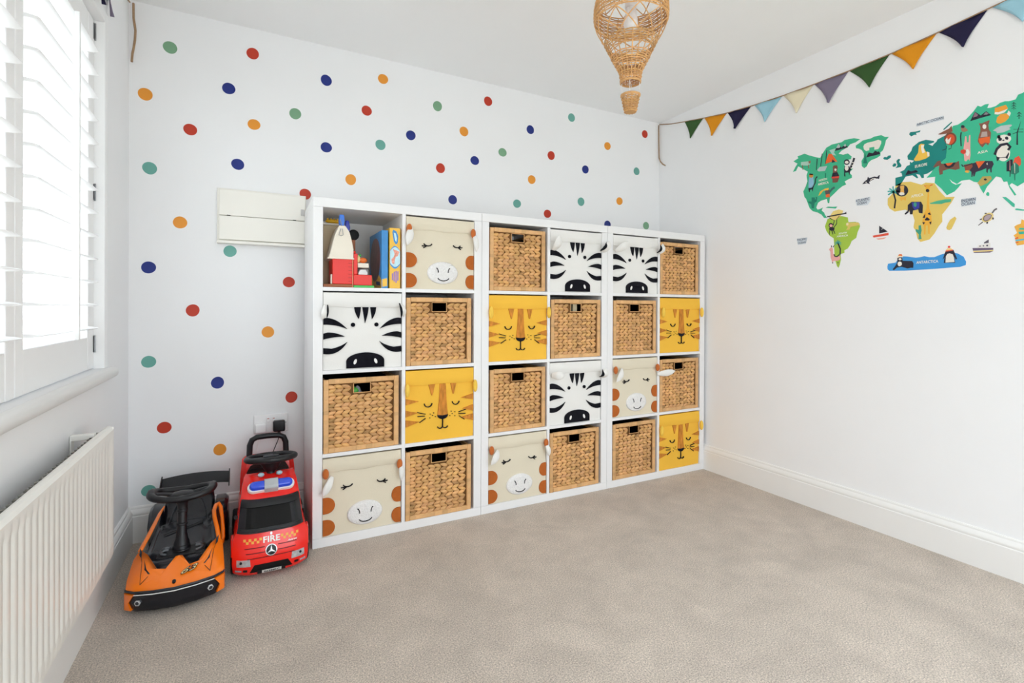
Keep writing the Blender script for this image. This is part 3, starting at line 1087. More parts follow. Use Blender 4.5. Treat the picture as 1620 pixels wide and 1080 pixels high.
# stickers of the world map on the right wall: outlines in millimetres along the wall and up
DECALS = [
 ('continent_decal', 'green continent wall sticker with tent, raccoon and cactus, left on the map', [
  ('land','#3fb489',0,[566,1732,579,1755,591,1770,568,1788,595,1797,591,1808,628,1812,656,1795,695,1775,710,1769,722,1789,740,1812,766,1820,788,1819,813,1818,827,1825,869,1821,896,1808,876,1799,852,1797,841,1786,813,1777,799,1766,821,1755,842,1756,859,1737,856,1725,835,1725,826,1709,830,1694,866,1677,849,1663,861,1646,861,1635,842,1630,828,1624,835,1608,818,1604,800,1593,786,1581,771,1569,759,1560,755,1533,749,1534,744,1556,716,1553,700,1545,691,1523,697,1511,708,1511,725,1517,718,1503,731,1490,735,1478,746,1462,731,1463,718,1482,697,1497,673,1507,657,1525,639,1575,629,1589,623,1618,635,1639,645,1665,640,1697,646,1715,632,1726,595,1755,583,1734]),
  ('mountain','#2b2a38',1,[781,1784,799,1816,813,1792,830,1805,842,1785]),
  ('snow_cap','#b4c3c2',2,[788,1797,799,1815,808,1799,803,1793]),
  ('snow_cap','#b4c3c2',2,[822,1798,830,1805,836,1794,829,1792]),
  ('tent','#e8662f',1,[733,1732,752,1779,767,1773,794,1728,770,1736]),
  ('tent_door','#2b2a38',2,[767,1730,770,1746,785,1729]),
  ('lemur_body','#2b2a38',1,[825,1684,828,1698,849,1692,854,1669,849,1649,846,1664,830,1666,832,1647,826,1650]),
  ('lemur_head','#2b2a38',1,[850,1712,849,1707,846,1703,840,1702,834,1703,829,1707,825,1713,824,1719,825,1724,829,1728,834,1729,840,1728,845,1724,849,1718]),
  ('lemur_face','#ece6dc',2,[846,1712,845,1709,843,1707,839,1707,835,1708,832,1710,830,1713,829,1716,830,1719,832,1721,835,1722,839,1721,842,1719,845,1716]),
  ('lemur_belly','#ece6dc',2,[846,1684,845,1679,843,1675,839,1674,836,1674,832,1678,830,1683,829,1688,830,1693,832,1697,836,1699,839,1698,843,1695,845,1690]),
  ('lemur_tail','#2b2a38',1,[856,1671,863,1691,870,1708,875,1724,867,1729,862,1712,855,1696,848,1676]),
  ('tail_ring','#ece6dc',2,[855,1681,863,1677,864,1680,856,1684]),
  ('tail_ring','#ece6dc',2,[859,1694,866,1689,867,1692,860,1697]),
  ('tail_ring','#ece6dc',2,[862,1706,871,1701,872,1704,863,1709]),
  ('bear_body','#7d5346',1,[772,1708,776,1714,791,1711,796,1702,792,1680,803,1659,802,1645,795,1628,786,1628,771,1631,771,1648,765,1657,773,1678]),
  ('bear_jumper','#2b2a38',2,[771,1678,794,1678,803,1656,767,1658]),
  ('bear_scarf','#d9473a',3,[767,1660,803,1656,802,1648,769,1652]),
  ('bear_snout','#ece6dc',3,[790,1690,790,1688,788,1686,786,1685,784,1686,782,1687,781,1690,780,1693,781,1695,782,1697,784,1697,786,1697,788,1695,790,1693]),
  ('cat_body','#8fbcd6',1,[651,1663,656,1689,674,1683,678,1657,676,1630,665,1623,651,1630]),
  ('cat_head','#c98a3e',2,[675,1687,674,1683,671,1680,667,1679,662,1680,658,1683,655,1687,654,1692,655,1696,658,1699,662,1700,667,1699,671,1696,674,1692]),
  ('cat_hat','#2b2a38',2,[654,1696,656,1703,674,1697,674,1691]),
  ('cat_tail','#2b2a38',1,[675,1626,687,1647,690,1669,698,1676,693,1681,685,1672,682,1650,670,1629]),
  ('cat_legs','#2b2a38',1,[650,1629,676,1628,673,1606,668,1619,659,1619,657,1607,653,1610]),
  ('toucan_body','#5d5654',1,[734,1595,742,1605,756,1600,760,1579,751,1569,738,1578]),
  ('toucan_beak','#eabb4a',2,[702,1579,711,1600,734,1609,753,1609,751,1598,727,1601,712,1585]),
  ('toucan_trousers','#e8662f',2,[738,1578,757,1579,759,1562,740,1564]),
  ('toucan_wing','#3f6d68',2,[760,1583,774,1597,784,1601,779,1611,768,1605,753,1591]),
  ('cactus','#1f7d68',1,[667,1578,683,1575,684,1563,690,1566,688,1578,696,1574,694,1553,683,1548,679,1521,667,1523,666,1543,651,1554,651,1561,667,1557]),
  ('moose_body','#a9c9bb',1,[610,1773,652,1767,660,1768,658,1751,650,1745,610,1756]),
  ('moose_head','#8a6652',2,[650,1767,662,1768,660,1755,652,1755]),
  ('moose_leg','#8a6652',2,[616,1756,619,1731,623,1731,620,1755]),
  ('moose_leg','#8a6652',2,[648,1750,650,1730,654,1730,652,1749]),
  ('pine_trunk','#2b2a38',1,[692,1712,697,1768,693,1770,689,1713]),
  ('pine_trunk','#2b2a38',1,[714,1725,722,1787,718,1788,711,1727]),
  ('pine_trunk','#2b2a38',1,[738,1731,744,1798,741,1799,735,1732]),
  ('ice_patch','#b4c3c2',1,[695,1711,707,1724,745,1720,734,1698,703,1702]),
  ('ice_patch','#a8cfc4',1,[755,1795,785,1796,777,1777,788,1760,770,1768]),
  ('pine_tree','#1f7d68',1,[738,1659,739,1685,734,1687,733,1660]),
 ], [('NORTH', 705, 1650, 40, 11), ('AMERICA', 700, 1631, 53, 12)]),
 ('island_decal', 'thin green island wall sticker below the left continent', [
  ('land','#3fb489',0,[738,1513,750,1517,772,1512,795,1509,786,1501,768,1506]),
 ], []),
 ('island_decal', 'green island wall sticker with a white bear at the top of the map', [
  ('land','#3fb489',0,[877,1783,896,1792,909,1799,942,1798,958,1802,986,1800,1002,1787,1017,1783,1005,1771,1000,1748,993,1729,983,1722,983,1708,968,1701,945,1697,933,1689,926,1673,915,1667,905,1679,903,1704,913,1719,913,1737,904,1755,893,1764,879,1770]),
  ('polar_bear','#ece6dc',1,[911,1770,916,1779,929,1782,958,1781,974,1783,986,1774,986,1762,979,1747,974,1740,958,1742,958,1755,937,1757,936,1745,923,1745,914,1755]),
  ('mountain','#2b2a38',1,[923,1715,934,1735,952,1727,961,1736,972,1728,977,1730,983,1715,955,1715]),
  ('pine_tree','#1f7d68',1,[911,1691,919,1739,928,1687]),
 ], []),
 ('island_decal', 'small dark teal island wall sticker between the polar bear island and the dark teal continent', [
  ('land','#15837d',0,[994,1693,1001,1698,1008,1694,1016,1699,1025,1698,1025,1688,1011,1681,999,1686]),
 ], []),
 ('continent_decal', 'lime green continent wall sticker with a hanging monkey and a pink llama', [
  ('land','#a4c447',0,[748,1456,735,1420,743,1396,758,1372,778,1356,780,1332,782,1283,788,1241,795,1218,802,1209,808,1225,813,1250,811,1276,829,1280,829,1293,844,1299,855,1316,861,1333,882,1346,887,1370,898,1397,896,1412,878,1422,847,1425,843,1449,815,1459,805,1459,772,1456]),
  ('sloth','#ead07f',1,[757,1464,765,1476,775,1489,801,1494,822,1485,820,1476,808,1458,790,1445,776,1444]),
  ('branch','#2b2a38',2,[746,1470,804,1472,829,1472,838,1477,835,1470,840,1467,805,1466,747,1464]),
  ('leopard','#dcc46a',1,[835,1417,843,1425,854,1422,891,1418,897,1405,878,1402,857,1401,851,1389,837,1388,844,1403,836,1409]),
  ('leopard_face','#e6d9a8',2,[848,1416,848,1414,846,1412,844,1411,841,1411,839,1413,837,1415,837,1418,837,1420,839,1422,841,1423,844,1422,846,1421,847,1419]),
  ('monkey_head','#2b2a38',1,[775,1420,774,1415,771,1411,767,1410,762,1410,757,1413,754,1418,753,1423,754,1428,757,1432,762,1434,767,1433,771,1430,774,1426]),
  ('monkey_face','#e9a9a4',2,[773,1419,772,1416,770,1414,767,1413,764,1413,761,1415,759,1418,758,1421,759,1424,761,1426,764,1427,767,1426,770,1424,772,1422]),
  ('monkey_body','#2b2a38',1,[782,1402,781,1398,777,1395,772,1394,766,1395,760,1398,757,1401,755,1405,757,1409,760,1412,766,1413,772,1412,777,1409,781,1406]),
  ('monkey_arm','#2b2a38',1,[778,1420,782,1444,756,1462,755,1459,779,1443,774,1421]),
  ('monkey_arm','#2b2a38',1,[779,1406,794,1426,794,1449,806,1459,803,1462,791,1450,791,1428,776,1408]),
  ('monkey_leg','#2b2a38',1,[758,1400,756,1376,759,1375,761,1400]),
  ('monkey_leg','#2b2a38',1,[767,1397,773,1375,776,1376,770,1397]),
  ('monkey_leg','#2b2a38',1,[775,1397,783,1377,786,1378,778,1398]),
  ('llama','#e9a9a4',1,[756,1304,766,1314,775,1306,776,1283,780,1274,791,1265,809,1265,808,1249,797,1244,777,1245,773,1235,770,1246,764,1266,763,1292]),
  ('llama_ear','#2b2a38',1,[770,1313,769,1322,766,1322,767,1313]),
  ('llama_ear','#2b2a38',1,[776,1311,782,1320,780,1322,773,1313]),
  ('saddle','#2b2a38',2,[778,1276,784,1264,796,1262,807,1272,804,1276,794,1267,787,1268,783,1278]),
  ('hoof','#2b2a38',2,[772,1239,772,1233,776,1233,776,1238]),
  ('hoof','#2b2a38',2,[798,1237,798,1232,802,1232,801,1237]),
  ('palm_trunk','#2b2a38',1,[812,1273,813,1301,802,1330,796,1329,807,1300,806,1273]),
  ('palm_leaf','#3fa7a0',1,[799,1331,790,1335,783,1335,783,1331,789,1331,798,1328]),
  ('palm_leaf','#3fa7a0',1,[800,1331,793,1339,788,1342,787,1339,791,1337,798,1328]),
  ('palm_leaf','#3fa7a0',1,[801,1330,800,1341,799,1346,795,1346,796,1341,797,1330]),
  ('palm_leaf','#3fa7a0',1,[800,1328,806,1336,809,1338,807,1341,803,1339,797,1331]),
  ('palm_leaf','#3fa7a0',1,[799,1328,808,1329,814,1328,815,1331,808,1333,798,1331]),
  ('palm_leaf','#3fa7a0',1,[798,1331,789,1329,783,1324,786,1321,791,1326,799,1328]),
  ('palm_leaf','#3fa7a0',1,[798,1328,807,1324,812,1319,814,1321,808,1327,799,1331]),
 ], [('SOUTH', 803, 1372, 38, 8), ('AMERICA', 793, 1358, 53, 9)]),
 ('continent_decal', 'sandy yellow continent wall sticker with an elephant and a tall giraffe', [
  ('land','#e3c566',0,[1014,1506,1037,1529,1045,1558,1068,1568,1102,1563,1142,1541,1157,1547,1188,1538,1205,1503,1226,1472,1257,1468,1246,1446,1226,1417,1215,1402,1216,1373,1203,1354,1189,1327,1172,1304,1140,1297,1129,1313,1122,1349,1114,1363,1118,1392,1110,1423,1084,1445,1042,1443,1022,1460,1014,1479]),
  ('lion_mane','#2b2a38',1,[1092,1535,1094,1527,1093,1520,1089,1513,1084,1508,1078,1505,1070,1505,1063,1507,1056,1512,1051,1518,1047,1526,1046,1534,1047,1542,1050,1549,1056,1554,1062,1556,1070,1556,1077,1554,1084,1549,1089,1543]),
  ('lion_face','#e8b25a',2,[1062,1550,1066,1553,1076,1552,1079,1547,1077,1534,1079,1516,1063,1519,1065,1536]),
  ('lion_muzzle','#ece6dc',3,[1080,1515,1079,1512,1076,1510,1072,1510,1067,1510,1063,1513,1060,1516,1059,1519,1060,1522,1063,1524,1067,1524,1072,1523,1076,1521,1079,1518]),
  ('lion_body','#eab24a',1,[1061,1503,1087,1500,1084,1484,1074,1491,1067,1485,1063,1493]),
  ('elephant_body','#2b2a38',1,[1080,1427,1092,1439,1092,1463,1106,1475,1141,1469,1148,1453,1147,1418,1134,1422,1131,1438,1112,1436,1110,1420,1101,1421,1099,1440,1094,1430,1084,1423]),
  ('elephant_blanket','#3a3f9c',2,[1107,1472,1136,1468,1135,1443,1119,1436,1111,1451]),
  ('blanket_patch','#3f9a83',3,[1126,1459,1125,1455,1124,1452,1122,1450,1119,1451,1117,1453,1115,1457,1114,1461,1115,1466,1116,1469,1119,1471,1121,1470,1124,1468,1125,1464]),
  ('giraffe_body','#eeb23f',1,[1157,1534,1158,1538,1172,1535,1174,1528,1170,1514,1169,1468,1171,1435,1178,1412,1180,1374,1173,1365,1173,1327,1168,1328,1166,1364,1159,1365,1158,1327,1153,1327,1151,1370,1146,1379,1150,1413,1161,1436,1165,1503,1157,1519]),
  ('giraffe_ear','#e8662f',1,[1152,1533,1158,1529,1159,1532,1153,1537]),
  ('giraffe_ear','#e8662f',1,[1173,1529,1183,1531,1181,1535,1172,1533]),
  ('giraffe_nose','#2b2a38',2,[1171,1510,1170,1507,1168,1505,1166,1504,1163,1505,1161,1507,1159,1509,1158,1513,1159,1516,1160,1518,1163,1519,1166,1518,1168,1516,1170,1513]),
  ('giraffe_spot','#2b2a38',2,[1147,1399,1157,1416,1156,1397]),
  ('giraffe_spot','#2b2a38',2,[1166,1415,1173,1418,1177,1406,1169,1409]),
  ('giraffe_spot','#2b2a38',2,[1155,1390,1163,1400,1174,1388,1169,1384,1157,1386]),
  ('giraffe_spot','#2b2a38',2,[1147,1381,1157,1378,1150,1369]),
  ('giraffe_spot','#2b2a38',2,[1171,1376,1179,1379,1177,1365]),
  ('crocodile','#4db08a',1,[1172,1457,1199,1462,1226,1463,1246,1460,1244,1449,1226,1449,1213,1446,1175,1453]),
  ('cactus','#3f9a83',1,[1133,1368,1141,1369,1144,1346,1141,1329,1144,1309,1133,1309,1134,1330,1122,1346,1123,1355,1133,1349]),
  ('palm_trunk','#2b2a38',1,[1044,1457,1048,1493,1039,1531,1033,1531,1042,1494,1038,1459]),
  ('palm_leaf','#3fa7a0',1,[1037,1533,1023,1541,1013,1541,1014,1535,1022,1535,1036,1528]),
  ('palm_leaf','#3fa7a0',1,[1038,1532,1028,1547,1021,1552,1019,1547,1025,1543,1035,1529]),
  ('palm_leaf','#3fa7a0',1,[1039,1531,1037,1549,1037,1557,1032,1557,1033,1549,1034,1531]),
  ('palm_leaf','#3fa7a0',1,[1039,1529,1046,1540,1051,1544,1048,1549,1043,1545,1034,1533]),
  ('palm_leaf','#3fa7a0',1,[1037,1528,1050,1529,1059,1526,1059,1532,1050,1535,1036,1534]),
  ('palm_leaf','#3fa7a0',1,[1036,1534,1023,1531,1014,1525,1018,1520,1025,1525,1037,1528]),
  ('palm_leaf','#3fa7a0',1,[1036,1528,1048,1521,1055,1512,1058,1516,1050,1526,1037,1533]),
 ], [('AFRICA', 1105, 1492, 45, 12)]),
 ('island_decal', 'narrow yellow island wall sticker right of the sandy continent', [
  ('land','#e3c566',0,[1258,1387,1263,1378,1256,1359,1247,1338,1240,1334,1232,1338,1230,1346,1235,1362,1243,1377]),
 ], []),
 ('continent_decal', 'dark teal continent wall sticker with a seated yellow fox', [
  ('land','#15837d',0,[1044,1593,1070,1594,1068,1608,1060,1614,1078,1620,1088,1635,1099,1637,1099,1651,1106,1644,1115,1651,1092,1661,1089,1678,1104,1696,1109,1712,1132,1727,1157,1729,1184,1716,1187,1710,1175,1708,1165,1708,1181,1696,1185,1703,1194,1710,1198,1718,1221,1726,1228,1727,1229,1656,1226,1633,1197,1608,1183,1594,1163,1584,1150,1583,1151,1569,1143,1569,1135,1586,1122,1592,1130,1574,1126,1572,1109,1589,1096,1590,1083,1589,1072,1571,1062,1555,1044,1557]),
  ('fox_body','#f0c14e',1,[1114,1656,1122,1669,1130,1682,1132,1712,1140,1717,1152,1711,1149,1698,1157,1678,1170,1671,1171,1656,1158,1649,1135,1646,1119,1648]),
  ('fox_chest','#ece6dc',2,[1140,1710,1151,1709,1149,1695,1154,1676,1145,1675,1141,1691]),
  ('fox_tail_tip','#ece6dc',2,[1161,1678,1169,1672,1170,1657,1164,1655]),
  ('mountain','#2b2a38',1,[1082,1595,1092,1616,1104,1607,1122,1610,1130,1598,1107,1597]),
 ], [('EUROPE', 1119, 1618, 44, 12)]),
 ('island_decal', 'dark teal island pair wall sticker left of the seated yellow fox', [
  ('land','#15837d',0,[1047,1667,1056,1675,1062,1670,1058,1660,1067,1644,1065,1636,1044,1636,1052,1646]),
  ('land','#15837d',0,[1031,1650,1038,1659,1047,1655,1045,1644,1035,1644]),
 ], []),
 ('island_decal', 'dark teal island wall sticker under the words ARCTIC OCEAN', [
  ('land','#15837d',0,[1095,1771,1100,1779,1119,1775,1137,1775,1135,1768,1121,1769,1123,1759,1116,1763,1103,1759]),
 ], []),
 ('continent_decal', 'big emerald continent wall sticker with panda, bear and fox', [
  ('land','#3dba92',0,[1227,1729,1238,1739,1250,1758,1266,1758,1292,1771,1303,1782,1316,1796,1328,1813,1338,1805,1350,1810,1362,1808,1357,1793,1369,1791,1382,1792,1395,1800,1409,1801,1420,1797,1439,1797,1446,1812,1458,1814,1482,1826,1512,1823,1548,1801,1576,1763,1591,1709,1567,1677,1577,1619,1558,1568,1543,1523,1517,1488,1497,1465,1467,1483,1446,1470,1430,1486,1423,1479,1433,1460,1443,1439,1438,1437,1423,1471,1417,1495,1407,1495,1400,1513,1385,1521,1374,1507,1358,1487,1352,1472,1348,1463,1339,1483,1330,1510,1318,1515,1304,1527,1288,1528,1278,1528,1264,1518,1249,1531,1239,1544,1247,1527,1260,1516,1280,1518,1268,1502,1256,1489,1231,1479,1212,1510,1189,1539,1191,1564,1160,1567,1177,1585,1182,1594,1197,1609,1226,1633,1228,1656]),
  ('mountain','#2b2a38',1,[1305,1759,1320,1792,1338,1771,1354,1782,1369,1762,1338,1761]),
  ('snow_cap','#8d6f7e',2,[1314,1771,1320,1790,1330,1776,1326,1771]),
  ('snow_cap','#8f8a90',2,[1346,1771,1354,1779,1362,1769,1355,1768]),
  ('fox_head','#eda03c',1,[1379,1762,1380,1785,1412,1786,1418,1770,1407,1760,1392,1756]),
  ('fox_cheeks','#ece6dc',2,[1379,1762,1381,1769,1392,1765,1398,1766,1417,1769,1407,1758,1388,1757]),
  ('fox_body','#eda03c',1,[1384,1730,1387,1747,1397,1756,1412,1754,1422,1746,1420,1733,1410,1723,1397,1720,1389,1723]),
  ('fox_tail','#ece6dc',2,[1415,1751,1420,1762,1426,1751,1423,1739]),
  ('bear_body','#8b5a49',1,[1332,1741,1341,1739,1363,1744,1365,1741,1361,1728,1362,1710,1369,1694,1368,1674,1361,1646,1354,1657,1344,1644,1337,1653,1329,1672,1333,1696,1337,1708,1337,1727]),
  ('bear_shorts','#e8662f',2,[1332,1682,1366,1680,1366,1654,1351,1661,1342,1656,1335,1663]),
  ('bear_face','#ece6dc',2,[1355,1721,1355,1718,1353,1715,1351,1714,1348,1715,1346,1717,1344,1721,1344,1725,1344,1729,1346,1732,1348,1733,1351,1732,1353,1729,1355,1726]),
  ('bear_shirt','#b7a39c',2,[1342,1705,1357,1702,1359,1682,1338,1685]),
  ('cloud','#b9c3c4',1,[1375,1700,1385,1707,1399,1711,1427,1707,1430,1702,1421,1696,1426,1690,1407,1684,1387,1686,1385,1693]),
  ('panda_head','#ece6dc',1,[1427,1657,1427,1650,1424,1645,1419,1641,1413,1639,1406,1639,1399,1641,1393,1645,1388,1651,1386,1657,1386,1663,1389,1669,1394,1673,1400,1675,1407,1675,1414,1672,1420,1668,1425,1663]),
  ('panda_ear','#2b2a38',1,[1397,1669,1397,1666,1395,1664,1393,1664,1391,1664,1389,1666,1388,1669,1387,1672,1388,1675,1389,1677,1391,1678,1393,1677,1395,1675,1397,1672]),
  ('panda_ear','#2b2a38',1,[1427,1670,1426,1667,1425,1665,1423,1665,1420,1665,1418,1667,1417,1670,1417,1673,1417,1675,1418,1677,1420,1678,1423,1677,1425,1675,1426,1673]),
  ('panda_eye','#2b2a38',2,[1401,1663,1401,1660,1401,1657,1400,1655,1398,1654,1395,1654,1393,1655,1392,1657,1391,1660,1391,1662,1393,1665,1395,1666,1397,1666,1399,1665]),
  ('panda_eye','#2b2a38',2,[1420,1655,1419,1653,1417,1652,1415,1653,1412,1655,1411,1657,1410,1660,1410,1663,1411,1664,1413,1665,1415,1665,1418,1663,1419,1660,1420,1657]),
  ('panda_nose','#2b2a38',2,[1409,1654,1409,1653,1408,1652,1407,1651,1405,1651,1404,1652,1403,1653,1402,1654,1402,1655,1403,1656,1404,1656,1406,1656,1407,1656,1408,1655]),
  ('panda_body','#ece6dc',1,[1425,1602,1424,1591,1421,1582,1415,1576,1409,1573,1402,1575,1395,1581,1390,1590,1386,1601,1385,1613,1386,1624,1390,1633,1395,1639,1402,1641,1409,1639,1415,1633,1420,1624,1424,1613]),
  ('panda_arm','#2b2a38',2,[1384,1602,1390,1622,1401,1633,1415,1633,1422,1624,1416,1616,1422,1609,1429,1623,1417,1642,1397,1643,1384,1629,1377,1608]),
  ('panda_leg','#2b2a38',2,[1385,1598,1396,1591,1413,1589,1421,1604,1422,1596,1417,1579,1412,1586,1396,1589,1388,1578]),
  ('pine_tree','#2b2a38',1,[1433,1789,1434,1760,1435,1759,1435,1788]),
  ('pine_branch','#2b2a38',1,[1429,1782,1434,1786,1440,1778,1441,1779,1434,1788,1428,1783]),
  ('pine_branch','#2b2a38',1,[1429,1773,1434,1777,1440,1769,1441,1770,1434,1779,1428,1775]),
  ('pine_branch','#2b2a38',1,[1429,1764,1434,1769,1440,1760,1441,1761,1434,1770,1428,1766]),
  ('pine_tree','#2b2a38',1,[1448,1747,1448,1721,1450,1720,1450,1747]),
  ('pine_branch','#2b2a38',1,[1444,1739,1449,1745,1455,1735,1456,1737,1449,1747,1443,1741]),
  ('pine_branch','#2b2a38',1,[1444,1729,1449,1735,1455,1726,1456,1727,1449,1737,1443,1731]),
  ('tall_tree','#2b2a38',1,[1442,1626,1443,1673,1455,1713,1446,1670,1447,1624]),
  ('tree_branch','#2b2a38',1,[1434,1686,1446,1683,1461,1678,1461,1680,1446,1684,1434,1688]),
  ('tree_branch','#2b2a38',1,[1432,1669,1445,1672,1461,1667,1461,1669,1444,1674,1432,1671]),
  ('rabbit_body','#e9a9a4',1,[1287,1677,1290,1704,1294,1702,1295,1677,1301,1677,1302,1703,1306,1704,1306,1676,1306,1653,1307,1624,1304,1602,1300,1610,1293,1602,1288,1606,1286,1630,1285,1658]),
  ('rabbit_bowl','#d2452f',2,[1294,1641,1293,1637,1290,1635,1287,1634,1282,1635,1279,1638,1276,1642,1275,1646,1276,1650,1278,1652,1282,1653,1286,1652,1290,1649,1293,1645]),
  ('rabbit_belly','#ece6dc',2,[1304,1635,1303,1629,1301,1624,1299,1622,1296,1623,1294,1626,1292,1632,1291,1638,1292,1644,1293,1648,1296,1650,1299,1650,1301,1646,1303,1641]),
  ('bird_body','#9a7a62',1,[1275,1742,1283,1749,1299,1725,1289,1721,1279,1726]),
  ('bird_head','#2b2a38',2,[1288,1743,1287,1740,1286,1739,1283,1738,1281,1739,1278,1741,1277,1744,1276,1747,1277,1749,1278,1751,1281,1751,1283,1750,1286,1748,1287,1746]),
  ('bird_pole','#2b2a38',1,[1279,1667,1277,1708,1279,1723,1275,1725,1273,1709,1275,1668]),
  ('horse_body','#7d5346',1,[1183,1606,1197,1626,1208,1628,1212,1613,1228,1609,1259,1606,1270,1610,1273,1578,1259,1576,1240,1585,1217,1583,1217,1570,1206,1568,1203,1592,1205,1607,1192,1604]),
  ('saddle_blanket','#2b2a38',2,[1220,1611,1260,1607,1252,1592,1238,1588,1226,1595]),
  ('saddle','#e8662f',3,[1226,1611,1252,1608,1242,1598,1233,1599]),
  ('buffalo_body','#3a3344',1,[1303,1565,1314,1589,1324,1591,1337,1593,1374,1583,1378,1570,1372,1556,1372,1539,1368,1541,1367,1556,1361,1553,1360,1539,1356,1545,1356,1560,1341,1555,1324,1552,1320,1536,1316,1537,1316,1552,1313,1535,1310,1536,1310,1556]),
  ('buffalo_head','#8e4f3e',2,[1286,1590,1312,1589,1314,1576,1305,1564,1291,1567]),
  ('buffalo_snout','#edb04c',3,[1304,1559,1303,1557,1301,1556,1299,1555,1296,1556,1293,1558,1291,1560,1290,1562,1291,1564,1293,1565,1296,1566,1299,1565,1301,1563,1303,1561]),
  ('buffalo_blanket','#e8662f',2,[1323,1594,1352,1589,1333,1564]),
  ('buffalo_horn','#2b2a38',3,[1278,1593,1282,1583,1295,1583,1314,1587,1313,1591,1295,1587,1283,1586,1281,1594]),
  ('moon_patch','#ece6dc',2,[1360,1581,1356,1577,1358,1572,1361,1573,1359,1576]),
  ('leopard','#b9a45a',1,[1329,1507,1345,1530,1369,1526,1373,1515,1360,1501,1339,1493]),
  ('leopard_eye','#2b2a38',2,[1358,1515,1357,1514,1356,1512,1354,1512,1352,1512,1351,1514,1349,1516,1349,1517,1349,1519,1351,1520,1352,1521,1354,1520,1356,1519,1357,1517]),
  ('leaf_tree','#2b2a38',1,[1415,1533,1415,1568,1425,1575,1432,1574,1433,1536,1427,1530,1426,1510,1424,1510,1424,1531]),
  ('leaf_tree_red','#e4553a',1,[1434,1563,1438,1578,1449,1583,1455,1569,1455,1549,1450,1543,1434,1556]),
  ('leaf_tree_front','#2c7a66',2,[1428,1521,1428,1548,1439,1562,1449,1548,1450,1522,1440,1515,1440,1494,1438,1494,1437,1517]),
  ('leaf_vein','#d8d3c8',3,[1437,1558,1438,1521,1439,1520,1439,1557]),
  ('leaf_vein','#e9a9a4',3,[1424,1573,1424,1535,1426,1535,1425,1572]),
  ('wolf_body','#7a4a3a',1,[1261,1694,1257,1687,1252,1682,1245,1681,1238,1683,1231,1688,1226,1695,1222,1704,1221,1714,1222,1722,1226,1729,1232,1734,1238,1735,1246,1733,1252,1728,1258,1720,1261,1712,1262,1702]),
  ('wolf_jumper','#d8552f',2,[1255,1695,1251,1689,1246,1685,1241,1684,1235,1687,1230,1692,1226,1700,1225,1708,1227,1716,1230,1722,1235,1726,1241,1727,1247,1724,1252,1719,1255,1711,1256,1703]),
  ('wolf_head','#8b5644',2,[1200,1739,1220,1746,1237,1751,1245,1760,1249,1736,1235,1732,1206,1736]),
  ('jumper_patch','#ece6dc',3,[1225,1708,1231,1715,1233,1705,1238,1708,1244,1714,1241,1698,1237,1688,1229,1692]),
  ('wolf_leg','#2b2a38',1,[1228,1683,1228,1671,1215,1670,1215,1667,1229,1669,1230,1682]),
  ('wolf_leg','#2b2a38',1,[1244,1682,1244,1670,1235,1668,1236,1665,1245,1668,1247,1681]),
 ], [('ASIA', 1329, 1621, 32, 10)]),
 ('island_decal', 'dark green strip island wall sticker above the emerald continent edge', [
  ('land','#15837d',0,[1216,1754,1232,1767,1245,1777,1247,1773,1232,1760,1220,1751]),
 ], []),
 ('island_decal', 'round green island wall sticker below the emerald continent point', [
  ('land','#3dba92',0,[1365,1457,1365,1454,1364,1451,1362,1450,1360,1451,1358,1453,1356,1455,1356,1459,1356,1462,1358,1465,1360,1466,1362,1465,1364,1463,1365,1460]),
 ], []),
 ('island_decal', 'slanting green island wall sticker below the emerald continent', [
  ('land','#46bb9b',0,[1403,1438,1414,1436,1428,1419,1439,1405,1438,1393,1432,1397,1419,1416]),
 ], []),
 ('island_decal', 'thin green island wall sticker at the right edge of the photo', [
  ('land','#46bb9b',0,[1439,1386,1444,1388,1462,1381,1477,1378,1476,1374,1459,1377,1442,1382]),
 ], []),
 ('continent_decal', 'blue ice continent wall sticker with a seal and a penguin in hats', [
  ('land','#3f97da',0,[1014,1200,1017,1213,1047,1216,1061,1238,1077,1241,1092,1239,1123,1231,1138,1232,1154,1235,1173,1229,1190,1228,1210,1236,1230,1241,1253,1241,1268,1236,1287,1221,1295,1201,1294,1187,1276,1181,1210,1179,1148,1178,1084,1178,1022,1181,1015,1189]),
  ('seal_body','#2b2a38',1,[1035,1186,1047,1203,1054,1218,1054,1236,1061,1238,1072,1236,1074,1222,1110,1218,1115,1208,1114,1188,1106,1189,1092,1187,1070,1196,1052,1193,1041,1183]),
  ('seal_face','#ece6dc',2,[1070,1229,1070,1227,1068,1226,1066,1225,1063,1225,1061,1226,1059,1228,1058,1230,1059,1232,1061,1234,1063,1234,1066,1234,1068,1233,1070,1231]),
  ('seal_belly','#ece6dc',2,[1071,1209,1071,1204,1068,1201,1065,1199,1061,1199,1058,1201,1056,1205,1055,1210,1056,1214,1058,1218,1061,1219,1065,1219,1068,1217,1071,1213]),
  ('seal_hat','#e2783c',2,[1056,1245,1061,1252,1070,1251,1073,1242]),
  ('seal_hat_brim','#f2e3c8',2,[1054,1244,1075,1243,1075,1238,1054,1238]),
  ('penguin_body','#2b2a38',1,[1218,1215,1228,1250,1254,1252,1266,1215,1262,1211,1257,1226,1260,1199,1222,1201,1225,1224]),
  ('penguin_belly','#ece6dc',2,[1228,1202,1229,1226,1234,1237,1242,1239,1252,1234,1256,1221,1258,1202]),
  ('penguin_hat','#f1cf8a',2,[1228,1251,1233,1259,1245,1260,1253,1252]),
  ('hat_brim','#e2573c',3,[1228,1251,1253,1253,1253,1249,1228,1247]),
  ('hat_bobble','#e2493f',2,[1244,1265,1243,1263,1242,1262,1241,1261,1239,1261,1237,1262,1236,1264,1236,1266,1236,1268,1237,1269,1239,1270,1241,1270,1242,1269,1243,1267]),
 ], [('ANTARCTICA', 1126, 1204, 78, 12)]),
